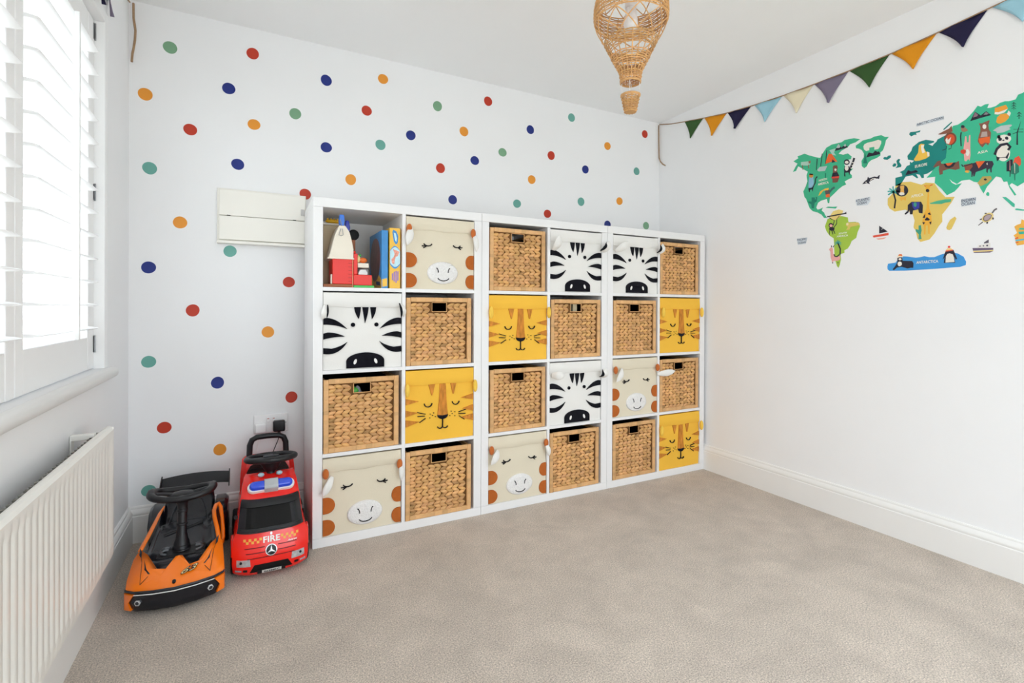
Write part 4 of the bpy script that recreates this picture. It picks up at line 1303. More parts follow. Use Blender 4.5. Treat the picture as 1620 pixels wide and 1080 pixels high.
 ('lettering_decal', 'dark ARCTIC OCEAN lettering wall sticker on a pale blue patch', [
  ('backing','#d3dbe2',0,[1121,1808,1217,1811,1220,1794,1123,1795]),
 ], [('#2b3a5c', 'ARCTIC OCEAN', 1124, 1798, 94, 10)]),
 ('lettering_decal', 'dark ATLANTIC OCEAN lettering wall sticker on a pale blue patch', [
  ('backing','#d3dbe2',0,[877,1527,942,1529,942,1508,930,1492,884,1497]),
 ], [('#2b3a5c', 'ATLANTIC', 880, 1514, 59, 12), ('#2b3a5c', 'OCEAN', 886, 1500, 41, 11)]),
 ('lettering_decal', 'dark PACIFIC OCEAN lettering wall sticker on a pale blue patch', [
  ('backing','#d3dbe2',0,[589,1376,646,1376,644,1360,637,1344,596,1344]),
 ], [('#2b3a5c', 'PACIFIC', 593, 1364, 50, 11), ('#2b3a5c', 'OCEAN', 597, 1348, 41, 10)]),
 ('lettering_decal', 'dark INDIAN OCEAN lettering wall sticker on a pale blue patch', [
  ('backing','#d3dbe2',0,[1278,1453,1325,1453,1324,1426,1279,1424]),
 ], [('#2b3a5c', 'INDIAN', 1280, 1440, 44, 12), ('#2b3a5c', 'OCEAN', 1280, 1426, 41, 12)]),
 ('orca_decal', 'black and white whale wall sticker in the middle of the map', [
  ('body','#2b2a38',0,[907,1594,917,1605,928,1611,931,1624,936,1616,959,1618,971,1613,976,1619,981,1620,978,1602,971,1606,959,1608,943,1601,936,1599,940,1587,927,1595,914,1594]),
  ('eye_patch','#ece6dc',1,[927,1599,927,1598,926,1597,925,1597,923,1598,922,1598,921,1599,921,1600,921,1601,922,1602,923,1602,925,1601,926,1601,927,1600]),
  ('belly','#ece6dc',1,[942,1603,953,1609,964,1607,964,1610,952,1612,940,1606]),
 ], []),
 ('sailboat_decal', 'red and navy sailing boat wall sticker left of the sandy continent', [
  ('hull','#e0563f',0,[953,1347,1018,1352,1018,1341,957,1338]),
  ('sail','#2b2a38',0,[980,1389,1015,1358,980,1354]),
  ('sail_mark','#c9c5c0',1,[989,1370,998,1374,997,1376,988,1372]),
  ('keel','#e8aa98',0,[967,1332,1010,1333,998,1326,976,1326]),
 ], []),
 ('turtle_decal', 'yellow and grey turtle wall sticker below INDIAN OCEAN lettering', [
  ('skin','#e6cf8c',0,[1377,1377,1378,1372,1377,1366,1374,1359,1370,1354,1364,1351,1358,1349,1352,1349,1348,1352,1344,1356,1343,1362,1344,1368,1347,1374,1351,1379,1357,1383,1363,1385,1369,1384,1374,1382]),
  ('shell','#b5a3ab',1,[1371,1374,1372,1370,1371,1365,1369,1360,1365,1357,1360,1355,1356,1355,1352,1356,1349,1359,1348,1364,1349,1369,1352,1373,1356,1377,1360,1379,1365,1379,1369,1377]),
  ('shell_rim','#2b2a38',1,[1350,1359,1351,1370,1357,1376,1367,1377,1372,1374,1370,1365,1362,1357,1354,1356,1349,1360,1348,1359,1354,1353,1363,1355,1371,1364,1373,1374,1367,1379,1357,1378,1349,1371,1348,1360]),
  ('neck','#6b6769',0,[1376,1380,1382,1390,1389,1394,1387,1400,1379,1395,1372,1384]),
  ('tail','#4a4548',0,[1345,1353,1332,1341,1333,1339,1347,1350]),
  ('flipper','#4a4548',0,[1359,1383,1358,1383,1357,1382,1356,1382,1354,1382,1353,1383,1351,1384,1351,1385,1351,1385,1353,1386,1354,1386,1356,1386,1357,1385,1358,1384]),
  ('flipper','#4a4548',0,[1344,1365,1344,1364,1343,1362,1341,1361,1340,1361,1338,1360,1337,1361,1336,1361,1337,1362,1337,1364,1339,1365,1340,1365,1342,1366,1343,1365]),
  ('flipper','#4a4548',0,[1379,1360,1379,1359,1378,1357,1377,1356,1376,1356,1375,1358,1374,1359,1374,1361,1374,1363,1375,1365,1376,1365,1377,1365,1378,1364,1379,1362]),
  ('flipper','#4a4548',0,[1362,1345,1361,1343,1360,1343,1358,1343,1357,1344,1357,1345,1357,1347,1357,1349,1358,1350,1360,1351,1361,1351,1362,1350,1362,1348,1362,1347]),
 ], []),
 ('ship_decal', 'small purple steam ship wall sticker right of the penguin', [
  ('hull','#6a5a74',0,[1315,1253,1378,1247,1378,1240,1317,1242]),
  ('stripe','#ecd37c',0,[1317,1241,1378,1239,1378,1235,1318,1237]),
  ('keel','#6a5a74',0,[1318,1236,1378,1235,1368,1230,1320,1233]),
  ('cabin','#e6e2dd',0,[1330,1252,1333,1262,1351,1264,1369,1268,1370,1248]),
  ('porthole','#5a5566',1,[1341,1258,1341,1257,1340,1256,1339,1256,1338,1256,1337,1256,1336,1257,1336,1258,1336,1259,1337,1260,1338,1260,1339,1260,1340,1260,1341,1259]),
  ('porthole','#5a5566',1,[1351,1258,1351,1257,1351,1256,1350,1256,1348,1256,1347,1256,1347,1257,1346,1258,1347,1259,1347,1260,1348,1260,1349,1260,1350,1260,1351,1259]),
  ('porthole','#5a5566',1,[1363,1258,1363,1256,1362,1255,1361,1255,1359,1255,1358,1256,1357,1257,1357,1258,1357,1260,1358,1260,1359,1261,1361,1261,1362,1260,1363,1259]),
  ('funnel','#5c5562',0,[1350,1267,1351,1272,1364,1281,1364,1268]),
 ], []),
 ('fish_decal', 'striped orange and green fish wall sticker cut by the right edge', [
  ('body','#eeb14a',0,[1438,1321,1445,1326,1456,1329,1458,1345,1469,1337,1480,1318,1484,1292,1477,1266,1465,1251,1446,1249,1442,1260,1441,1280,1436,1288,1446,1296]),
  ('stripe','#3fae95',1,[1453,1314,1480,1309,1481,1303,1450,1307]),
  ('stripe','#3fae95',1,[1449,1300,1482,1298,1483,1289,1452,1290]),
  ('stripe','#5fb9d6',1,[1442,1271,1474,1273,1471,1267,1442,1265]),
  ('fin','#e2603f',1,[1440,1277,1449,1281,1449,1275,1441,1273]),
  ('fin','#e2603f',1,[1441,1261,1450,1263,1450,1259,1445,1258]),
 ], []),
]
# ---------------------------------------------------------------- dot stickers on the back wall (x, z, colour, size, which one)
DOTC = {'green': '#78a281', 'teal': '#67a599', 'red': '#bb351d', 'navy': '#172a7c', 'orange': '#e4942f'}
DOTS = [(-.543, 2.14, 'green', 'green dot sticker nearest the top left corner of the dotted wall'),
        (-.223, 2.19, 'red', 'red dot sticker highest on the left half of the wall'),
        (-.631, 1.918, 'orange', 'orange dot sticker nearest the left corner, just below the hanging cord'),
        (-.32, 2.007, 'navy', 'navy dot sticker below and left of the highest left red dot'),
        (.101, 2.135, 'navy', 'navy dot sticker high on the wall, left neighbour of the highest orange dot'),
        (.381, 2.202, 'orange', 'orange dot sticker highest of all orange dots'),
        (-.04, 1.943, 'green', 'green dot sticker in the upper wall between two navy dots on the left'),
        (.298, 2.021, 'red', 'red dot sticker just below the highest orange dot'),
        (.679, 2.117, 'green', 'green dot sticker left of the red dot near the balloon lamp side'),
        (.985, 2.204, 'red', 'red dot sticker high up in the middle of the wall'),
        (-.217, 1.86, 'orange', 'orange dot sticker upper left, straight below a navy dot'),
        (-.468, 1.794, 'red', 'red dot sticker upper left, nearest the left corner of its height'),
        (.102, 1.802, 'navy', 'navy dot sticker straight below the high navy dot, left of a teal dot'),
        (.53, 1.932, 'navy', 'navy dot sticker upper middle, left of an orange dot'),
        (.836, 2.004, 'orange', 'orange dot sticker below and left of the high middle red dot'),
        (.369, 1.856, 'teal', 'teal dot sticker upper middle, left below a navy dot'),
        (-.615, 1.603, 'teal', 'teal dot sticker by the left corner, level with the shutter middle'),
        (-.283, 1.665, 'navy', 'navy dot sticker just above the white wall panel'),
        (.22, 1.656, 'orange', 'orange dot sticker above the open toy cube'),
        (.698, 1.778, 'red', 'red dot sticker upper middle, left of a navy dot and above the middle gap'),
        (.903, 1.849, 'navy', 'navy dot sticker upper middle, between a red and a green dot'),
        (1.08, 1.922, 'green', 'green dot sticker upper right of middle, between navy and red dots'),
        (1.267, 2.087, 'navy', 'navy dot sticker upper right, left of the highest right teal dot'),
        (1.566, 2.214, 'teal', 'teal dot sticker highest on the right half, below the wicker lamp'),
        (1.416, 1.952, 'red', 'red dot sticker upper right, below a navy dot'),
        (1.852, 2.078, 'orange', 'orange dot sticker upper right, right below the lamp basket'),
        (2.174, 2.21, 'red', 'red dot sticker in the top right corner by the bunting cord'),
        (1.675, 1.9, 'navy', 'navy dot sticker upper right, between two red dots and an orange one'),
        (1.278, 1.786, 'orange', 'orange dot sticker above the middle shelf unit'),
        (2.102, 1.944, 'teal', 'teal dot sticker on the right by the end of the bunting cord'),
        (1.955, 1.725, 'orange', 'orange dot sticker lowest on the right, above the right shelf unit'),
        (1.642, 1.689, 'teal', 'teal dot sticker above the right half of the middle shelf unit'),
        (1.391, 1.589, 'red', 'red dot sticker lowest above the middle shelf unit'),
        (1.178, 1.63, 'teal', 'teal dot sticker low above the left half of the middle shelf unit'),
        (.77, 1.611, 'navy', 'navy dot sticker low above the right end of the left shelf unit'),
        (.006, 1.559, 'red', 'red dot sticker partly hidden by the corner of the white wall panel'),
        (-.505, 1.378, 'orange', 'orange dot sticker left of the white wall panel'),
        (-.313, 1.262, 'teal', 'teal dot sticker touching the underside of the white wall panel'),
        (-.618, 1.175, 'navy', 'navy dot sticker near the left corner below the orange one'),
        (-.066, 1.127, 'red', 'red dot sticker below the right end of the white wall panel'),
        (-.457, .99, 'red', 'red dot sticker level with the window bottom, left part of the wall'),
        (-.156, .888, 'orange', 'orange dot sticker alone left of the zebra box height'),
        (-.617, .768, 'teal', 'teal dot sticker beside the end of the window sill'),
        (-.361, .661, 'navy', 'navy dot sticker lowest of all navy dots, left of the socket'),
        (-.053, .571, 'red', 'red dot sticker just above the wall socket'),
        (-.561, .478, 'red', 'red dot sticker lowest near the radiator end'),
        (-.351, .355, 'orange', 'orange dot sticker lowest of all, above the toy cars'),
        (-.616, .211, 'teal', 'teal dot sticker lowest, behind the orange car steering wheel'),
        (1.855, 1.560, 'navy', 'navy dot sticker half hidden by the shelf top at the right units'),
        (2.189, 1.579, 'green', 'green dot sticker in the right corner just above the shelf')]
for c in DOTC:
    M('vinyl_dot_' + c, DOTC[c], 0.45, 0.4, (15, 0.03))
rd = random.Random(11)
for x, z, c, lab in DOTS:
    r0 = 0.0262
    ph = rd.uniform(0, 6)
    tilt = rd.uniform(-0.05, 0.05)
    pts = []
    for i in range(28):
        a = 2 * PI * i / 28
        k = r0 * (1 + 0.02 * math.sin(2 * a + ph) + 0.01 * math.sin(3 * a + ph * 2))
        pts.append((k * math.cos(a), k * math.sin(a) * (1 + tilt)))
    mb = MB()
    mb.prism(pts, lambda u, v, t: (u, -t, v), 0.0, 0.0007)
    o = mb.build('dot_sticker', MATS['vinyl_dot_' + c])
    o.location = (x, YB - 0.0002, z)
    tag(o, lab, 'wall sticker', 'round dot stickers on the back wall')

# ---------------------------------------------------------------- world map stickers on the right wall
WORD = M('cream_print', '#eef0e4', 0.6, 0.3, (20, 0.02))


def vinyl(h):
    return M('print_' + h[1:], h, 0.55, 0.3, (18, 0.03))


STROKE = M('white_vinyl_border', '#dfdedb', 0.5, 0.3, (15, 0.01))
for nm, lab, pieces, words in DECALS:
    us = [p[3][i] for p in pieces for i in range(0, len(p[3]), 2)]
    zs = [p[3][i] for p in pieces for i in range(1, len(p[3]), 2)]
    uc, zc = (min(us) + max(us)) / 2000, min(zs) / 1000
    t = thing(nm, lab, 'wall sticker', (XR - 0.0002, -uc, zc), 0, 'stickers of the children\'s world map')

    def fn(u, v, tt, uc=uc, zc=zc):
        return (-tt, -(u / 1000 - uc), v / 1000 - zc)
    for part, colr, layer, flat in pieces:
        pts = [(flat[i], flat[i + 1]) for i in range(0, len(flat), 2)]
        MB().prism(pts, fn, 0.0, 0.0006 + 0.0005 * layer).build(part, vinyl(colr), t)
    for wd in words:
        mat = WORD
        if wd[0].startswith('#'):
            mat = vinyl(wd[0])
            wd = wd[1:]
        s_, u0, z0, w_, h_ = wd
        mb = MB()
        add_text(mb, s_, lambda u, v: fn(u, v, 0.0024), u0, z0, h_, w_, 0.0, 0.0 if mat is not WORD else 0.015)
        mb.build('lettering', mat, t)

# ---------------------------------------------------------------- bunting
CORD = M('jute_cord', '#a5876a', 0.9, 0.1, (200, 0.15), (300, 0.4))
BUNT = {'green': '#3c5a33', 'orange': '#e09323', 'navy': '#2a2743', 'sky': '#9cc8d8', 'cream': '#e6dcc0', 'mauve': '#7d7488'}
for c in BUNT:
    M('bunting_' + c, BUNT[c], 0.9, 0.15, (14, 0.04), (380, 0.3))


def flag(par, pa, pb, tip, cname, to3, curl):
    """one cloth pennant hanging from pa-pb with its tip curling off the wall"""
    N_ = 9
    mb = MB()
    rows = []
    for j in range(N_):
        s_ = j / (N_ - 1)
        wlo = 1 - s_
        # sides bow inwards a little
        row = []
        for i in range(7):
            f = i / 6
            u = pa[0] + (pb[0] - pa[0]) * f
            v = pa[1] + (pb[1] - pa[1]) * f
            inn = 0.10 * math.sin(PI * s_) * (0.5 - f)
            k = s_ ** 0.92
            uu = u + (tip[0] - u) * k + inn * (pb[0] - pa[0])
            vv = v + (tip[1] - v) * k
            d = 0.004 + curl * s_ * s_ * (0.4 + 0.6 * math.cos((f - 0.4) * 3)) + 0.004 * math.sin(f * 5 + s_ * 2) * (1 - s_ * .5)
            row.append((uu, vv, max(d, 0.0025)))
        rows.append(row)
    mb.loft([[to3(*q) for q in r] for r in rows], caps=False, closed=False)
    o = mb.build('pennant', MATS['bunting_' + cname], par, smooth=60)
    sm = o.modifiers.new('cloth_thickness', 'SOLIDIFY')
    sm.thickness = 0.0016
    sm.offset = 0
    return o


STR = [(-.414, 2.296), (-.30, 2.264), (-.189, 2.242), (-.024, 2.212), (.153, 2.184), (.328, 2.167), (.513, 2.155), (.678, 2.150), (.847, 2.148), (1.026, 2.151), (1.199, 2.162), (1.356, 2.176), (1.548, 2.19), (1.75, 2.215)]
bt = thing('bunting', 'bunting of coloured cloth pennants strung along the world map wall', 'bunting', (XR, 0, 2.15))


def to3r(u, v, d):
    return (-d, -u, v - 2.15)


mb = MB()
mb.tube([to3r(u, v, 0.006) for u, v in STR], 0.0028, 6)
mb.build('cord', CORD, bt, smooth=60)
tail = [(-.414, 2.29, .012), (-.413, 2.26, .013), (-.411, 2.20, .014), (-.410, 2.12, .013), (-.408, 2.06, .013), (-.395, 2.03, .012), (-.375, 2.008, .010), (-.352, 1.993, .009)]
MB().tube([to3r(*q) for q in tail], 0.0045, 6, flat=0.5).build('cord_end', CORD, bt, smooth=60)
FL = [((-.183, 2.24), (-.033, 2.213), (-.128, 2.115), 'green'), ((-.02, 2.212), (.144, 2.184), (.046, 2.078), 'orange'), ((.156, 2.183), (.313, 2.168), (.216, 2.068), 'navy'),
      ((.335, 2.167), (.504, 2.155), (.407, 2.048), 'sky'), ((.513, 2.154), (.672, 2.148), (.592, 2.033), 'cream'), ((.68, 2.150), (.842, 2.147), (.757, 2.026), 'mauve'),
      ((.849, 2.147), (1.017, 2.15), (.94, 2.033), 'green'), ((1.026, 2.151), (1.193, 2.162), (1.114, 2.044), 'orange'), ((1.2, 2.162), (1.356, 2.174), (1.286, 2.059), 'navy'), ((1.37, 2.177), (1.54, 2.188), (1.46, 2.075), 'sky')]
for k, (a, b, c, d) in enumerate(FL):
    flag(bt, a, b, c, d, to3r, 0.012 + 0.014 * ((k * 7) % 3) / 2)

bl = thing('bunting', 'bunting on the window wall, only pennant tips and a hanging cord end in view', 'bunting', (XL, 0, 2.15))


def to3l(u, v, d):
    return (d, u, v - 2.15)


LS = [(.395, 2.285), (.25, 2.25), (.1, 2.20), (-.05, 2.165), (-.2, 2.155), (-.4, 2.15), (-.6, 2.155), (-.8, 2.17), (-1.0, 2.2)]
MB().tube([to3l(u, v, .006) for u, v in LS], 0.0028, 6).build('cord', CORD, bl, smooth=60)
tail = [(.398, 2.285, .018), (.39, 2.22, .020), (.392, 2.17, .026), (.394, 2.13, .024), (.396, 2.10, .020), (.392, 2.07, .016), (.390, 2.035, .014)]
MB().tube([to3l(*q) for q in tail], 0.0055, 6, flat=0.8).build('cord_end', CORD, bl, smooth=60)
for k, (yc, z0, c) in enumerate(((.055, 2.183, 'mauve'), (-.06, 2.166, 'navy'), (-.175, 2.158, 'cream'), (-.32, 2.152, 'sky'), (-.5, 2.152, 'navy'))):
    flag(bl, (yc - .055, z0 - .006), (yc + .055, z0 + .008), (yc - .01, z0 - .135), c, to3l, 0.02)

# ---------------------------------------------------------------- white hinged wall panel
PANEL = M('warm_white_laminate', '#efece4', 0.4, 0.4, (5, 0.008))
px0, px1, pz0, pz1 = -0.364, 0.008, 1.294, 1.546
wp = thing('wall_panel_unit', 'white shallow wall unit with two flaps beside the shelf top', 'wall unit', ((px0 + px1) / 2, YB, pz0))
hw = (px1 - px0) / 2
MB().box(-hw, hw, -0.016, -0.001, 0.012, pz1 - pz0).build('back_board', PANEL, wp, bevel=0.002)
MB().box(-hw + .008, hw - 0.004, -0.030, -0.0165, 0.128, pz1 - pz0 - 0.008).build('upper_flap', PANEL, wp, bevel=0.002)
MB().box(-hw + .008, hw - 0.004, -0.031, -0.0165, 0.018, 0.1255).build('lower_flap', PANEL, wp, bevel=0.002)
MB().box(-hw, hw, -0.046, -0.001, 0.0, 0.0115).build('bottom_ledge', PANEL, wp, bevel=0.0015)
for x in (-hw + 0.046, hw - 0.052):
    MB().box(x - 0.007, x + 0.007, -0.0312, -0.0302, 0.1268, 0.1296).build('hinge_slot', DARK, wp)
c = MB()
c.box(hw - 0.024, hw - 0.009, -0.037, -0.0302, 0.152, 0.182)
c.build('catch', M('grey_plastic', '#c4c2c0', 0.5, 0.4, (20, 0.03)), wp, bevel=0.002)

# ---------------------------------------------------------------- socket and plugs
PLAST = M('white_switch_plastic', '#eeecec', 0.3, 0.5, (10, 0.01))
BLK = M('black_plastic', '#141418', 0.38, 0.45, (25, 0.08), (400, 0.05))
sk = thing('double_socket', 'white double wall socket with two switches behind the toy cars', 'socket', (-0.142, YB, 0.412))
MB().box(-0.073, 0.073, -0.010, -0.0005, 0, 0.086).build('socket_plate', PLAST, sk, bevel=0.003)
for x in (-0.012, 0.012):
    o = MB().box(x - 0.008, x + 0.008, -0.0145, -0.0102, 0.050, 0.072).build('rocker_switch', PLAST, sk, bevel=0.002)
    MB().box(x - 0.004, x + 0.004, -0.0152, -0.0146, 0.066, 0.069).build('switch_mark', M('red_mark', '#b5483f', 0.5, 0.3, (20, 0.02)), o)
for x in (-0.064, 0.064):
    MB().lathe([(0.0025, 0), (0.0025, 0.0012)], 10, (x, -0.0102, 0.043), Mx=Matrix.Rotation(R(90), 4, 'X')).build('screw', STEEL, sk)
pl = thing('white_plug', 'white plug with thin white lead in the left socket', 'plug', (-0.186, YB - 0.0105, 0.416))
MB().box(-0.024, 0.024, -0.022, -0.0002, 0, 0.044).build('plug_body', PLAST, pl, bevel=0.006, seg=3)
MB().tube([(-0.002, -0.012, 0.002), (-0.006, -0.013, -0.03), (-0.02, -0.016, -0.09), (-0.03, -0.02, -0.17), (-0.05, -0.014, -0.28), (-0.075, -0.012, -0.365), (-0.08, -0.015, -0.40)], 0.0022, 6).build('lead', PLAST, pl, smooth=60)
pk = thing('black_plug', 'black square plug adaptor with black lead in the right socket', 'plug', (-0.108, YB - 0.0105, 0.418))
MB().box(-0.026, 0.026, -0.034, -0.0002, 0, 0.052).build('plug_body', BLK, pk, bevel=0.008, seg=3)
MB().lathe([(0.006, -0.018), (0.0065, 0.0)], 10, (0, -0.016, 0.0)).build('strain_relief', BLK, pk, smooth=40)
MB().tube([(0, -0.016, -0.016), (-0.004, -0.018, -0.04), (-0.018, -0.02, -0.075), (-0.036, -0.022, -0.12), (-0.04, -0.015, -0.2), (-0.03, -0.012, -0.3)], 0.002, 6).build('lead', BLK, pk, smooth=60)

# ---------------------------------------------------------------- rattan hot-air-balloon pendant lamp
RAT = M('rattan', '#cfa06a', 0.55, 0.3, (40, 0.12), (300, 0.15), attr=True)
LX, LY = 0.797, -1.038
lamp = thing('balloon_pendant_lamp', 'woven rattan hot air balloon pendant lamp hanging from the ceiling', 'lamp', (LX, LY, 1.60))
lz = 1.60
BAL = [(1.697, .030), (1.725, .034), (1.735, .038), (1.775, .060), (1.79, .067), (1.82, .082), (1.845, .098), (1.872, .1105), (1.895, .1145), (1.92, .1135), (1.945, .109), (1.985, .096), (2.03, .074), (2.07, .048), (2.095, .026)]


def rad(z):
    return lerp_tab(BAL, z) * 0.965


NS = 20
rl = random.Random(5)


def woven(mb, z0, z1, rfun, pitch=0.0054, tr=0.0021, ns=NS, cx=0, cy=0, zoff=lz):
    n = max(2, round((z1 - z0) / pitch))
    for k in range(n + 1):
        z = z0 + (z1 - z0) * k / n
        r0 = rfun(z)
        v = rl.uniform(0.8, 1.12)
        mb.tint = (v, v * rl.uniform(.95, 1.02), v * rl.uniform(.9, 1.02))
        m = ns * 4
        pts = [(cx + (r0 + 0.0013 * math.cos(ns / 2 * a + PI * k)) * math.cos(a), cy + (r0 + 0.0013 * math.cos(ns / 2 * a + PI * k)) * math.sin(a), z - zoff) for a in [2 * PI * i / m for i in range(m)]]
        mb.tube(pts, tr, 4, loop=True)


for z0, z1 in ((1.880, 1.950), (1.792, 1.820), (1.737, 1.775), (1.700, 1.724), (2.02, 2.09)):
    mb = MB()
    woven(mb, z0, z1, rad)
    mb.build('woven_band', RAT, lamp, smooth=60, tint=True)
st = MB()
for i in range(NS):
    a = 2 * PI * i / NS
    v = rl.uniform(.85, 1.1)
    st.tint = (v, v, v)
    for z0, z1 in ((1.697, 1.822), (1.878, 1.952), (2.015, 2.095)):
        zs = [z0 + (z1 - z0) * k / 8 for k in range(9)]
        st.tube([(rad(z) * math.cos(a), rad(z) * math.sin(a), z - lz) for z in zs], 0.0018, 5)
st.build('upright_stakes', RAT, lamp, smooth=60, tint=True)['kind'] = 'stuff'
for z0, z1, n in ((1.822, 1.878, 10), (1.952, 2.018, 10)):
    for s_ in (1, -1):
        la = MB()
        for i in range(n):
            a = 2 * PI * (i + (0.25 if s_ > 0 else 0.25)) / n
            v = rl.uniform(.9, 1.12)
            la.tint = (v, v, v)
            pts = []
            for k in range(7):
                f = k / 6
                z = z0 + (z1 - z0) * f
                aa = a + s_ * (f - 0.5) * 0.62
                pts.append((rad(z) * math.cos(aa), rad(z) * math.sin(aa), z - lz))
            la.tube(pts, 0.0017, 5)
        la.build('lattice_canes', RAT, lamp, smooth=60, tint=True)['kind'] = 'stuff'
for z in (1.697, 2.097):
    rim = MB()
    rim.tint = (.95, .93, .9)
    rim.tube([(rad(z) * math.cos(2 * PI * i / 40), rad(z) * math.sin(2 * PI * i / 40), z - lz) for i in range(40)], 0.0034, 6, loop=True)
    rim.build('rim', RAT, lamp, smooth=60, tint=True)
# small passenger basket
bk = MB()
woven(bk, 1.609, 1.654, lambda z: 0.0175 + (z - 1.609) * 0.20, 0.0048, 0.0021, 12)
bk.tint = (.9, .9, .9)
bk.tube([(0.0275 * math.cos(2 * PI * i / 24), 0.0275 * math.sin(2 * PI * i / 24), 1.657 - lz) for i in range(24)], 0.0034, 6, loop=True)
bk.lathe([(0.018, 1.6065 - lz), (0.018, 1.6095 - lz)], 16)
for i in range(12):
    a = 2 * PI * i / 12
    bk.tube([(0.0165 * math.cos(a), 0.0165 * math.sin(a), 1.606 - lz), (0.0272 * math.cos(a), 0.0272 * math.sin(a), 1.658 - lz)], 0.0018, 5)
bk.build('passenger_basket', RAT, lamp, smooth=60, tint=True)
for i in range(4):
    a = PI / 4 + PI / 2 * i
    MB().tube([(.0272 * math.cos(a), .0272 * math.sin(a), 1.657 - lz), (.026 * math.cos(a), .026 * math.sin(a), 1.70 - lz)], 0.0011, 5).build('basket_cord', M('white_cord', '#dcd9d4', 0.8, 0.2, (60, 0.05)), lamp)
BULB = M('frosted_bulb_glass', '#e9e7e6', 0.3, 0.5, (10, 0.01))
MB().lathe([(0.004, 1.852), (0.014, 1.855), (0.020, 1.864), (0.022, 1.876), (0.020, 1.89), (0.0165, 1.905), (0.0155, 1.925)], 20, (0, 0, -lz)).build('bulb', BULB, lamp, smooth=50)
MB().lathe([(0.017, 1.922), (0.018, 1.925), (0.018, 1.965), (0.012, 1.985), (0.004, 1.99)], 20, (0, 0, -lz)).build('lamp_holder', PLAST, lamp, smooth=40)
MB().tube([(0, 0, 1.985 - lz), (0, 0, ZC - 0.02 - lz)], 0.0032, 8).build('flex', PLAST, lamp, smooth=60)
MB().lathe([(0.012, ZC - 0.03), (0.035, ZC - 0.022), (0.045, ZC - 0.006), (0.045, ZC - 0.0005)], 24, (0, 0, -lz)).build('ceiling_rose', PLAST, lamp, smooth=40)
w3 = MB()
for i in range(3):
    a = 2 * PI * i / 3
    w3.tube([(0.018 * math.cos(a), 0.018 * math.sin(a), 1.96 - lz), (.048 * math.cos(a), .048 * math.sin(a), 2.07 - lz)], 0.0013, 5)
w3.build('holder_wire', STEEL, lamp)

# ---------------------------------------------------------------- ride-on cars
ORA = M('orange_gloss_plastic', '#ff7f14', 0.22, 0.5, (6, 0.02), coat=0.3)
BLG = M('black_gloss_plastic', '#15161d', 0.2, 0.45, (8, 0.04), coat=0.2)
GRY = M('dark_grey_plastic', '#2c2e34', 0.4, 0.45, (20, 0.05))
RED = M('red_gloss_plastic', '#f2231a', 0.25, 0.5, (6, 0.02), coat=0.25)
SIL = M('silver_print', '#cfd0d2', 0.3, 0.5, (20, 0.03), metal=0.5)
TYRE = M('black_tyre', '#101013', 0.6, 0.3, (40, 0.08))
HUB = M('grey_hub', '#6d7076', 0.35, 0.5, (20, 0.05))


def wheel(par, x, y, r_, w_, out):
    mb = MB()
    Mx = Matrix.Rotation(R(90), 4, 'Y')
    mb.lathe([(r_ * .62, -w_ / 2), (r_ * .93, -w_ / 2), (r_, -w_ * .36), (r_, w_ * .36), (r_ * .93, w_ / 2), (r_ * .62, w_ / 2)], 28, (x, y, r_), Mx=Mx)
    o = mb.build('wheel', TYRE, par, smooth=35)
    h = MB()
    h.lathe([(r_ * .6, 0), (r_ * .6, w_ * .1), (r_ * .2, w_ * .18), (r_ * .05, w_ * .18)], 20, (x + out * w_ * .5 - out * .002, y, r_), Mx=Matrix.Rotation(R(90 * out), 4, 'Y'))
    h.build('hub_cap', HUB, o, smooth=35)


# --- orange sports car
oc = thing('ride_on_sports_car', 'orange and black ride-on toy sports car with rear spoiler, beside the radiator', 'toy car', (-0.447, 0.08, 0))
# hood: faceted orange shell with a W-shaped cut for the cockpit
half = [(0.0, -.209, .136), (.010, -.211, .135), (.028, -.249, .114), (.058, -.245, .117), (.094, -.185, .149), (.118, -.162, .160), (.132, -.195, .142), (.138, -.262, .106), (.136, -.278, .097), (.110, -.300, .088), (.06, -.316, .080), (0, -.324, .077)]
h = MB()
for s_ in (1, -1):
    P_ = [(s_ * x, y, z) for x, y, z in half]
    ridge = [(s_ * .046, -.272, .106), (s_ * .085, -.245, .124), (s_ * .098, -.29, .096)]
    v_ = P_ + ridge
    f_ = [(0, 1, 2, 12), (2, 3, 13, 12), (3, 4, 13), (4, 5, 6, 13), (6, 7, 14, 13), (7, 8, 14), (8, 9, 14), (12, 13, 14), (9, 10, 12, 14), (10, 11, 0, 12)]
    h.add(v_, f_)
    # outer flank from the hood edge down to the sill
    edge = [5, 6, 7, 8, 9, 10, 11]
    top = [P_[i] for i in edge]
    dn = []
    for x, y, z in top:
        k = 1.03 if abs(x) > .1 else 1.0
        dn.append((x * k, y - (.006 if y < -.27 else 0), .070 if y < -.27 else .05))
    h.loft([top, dn], caps=False, closed=False)
    # inner lip into the cockpit
    lip = [P_[i] for i in (0, 1, 2, 3, 4, 5)]
    h.loft([lip, [(x, y + .006, z - .018) for x, y, z in lip]], caps=False, closed=False)
bm_o = h.build('hood', ORA, oc, smooth=9)
wl = bm_o.modifiers.new('weld', 'WELD')
wl.merge_threshold = 0.0006
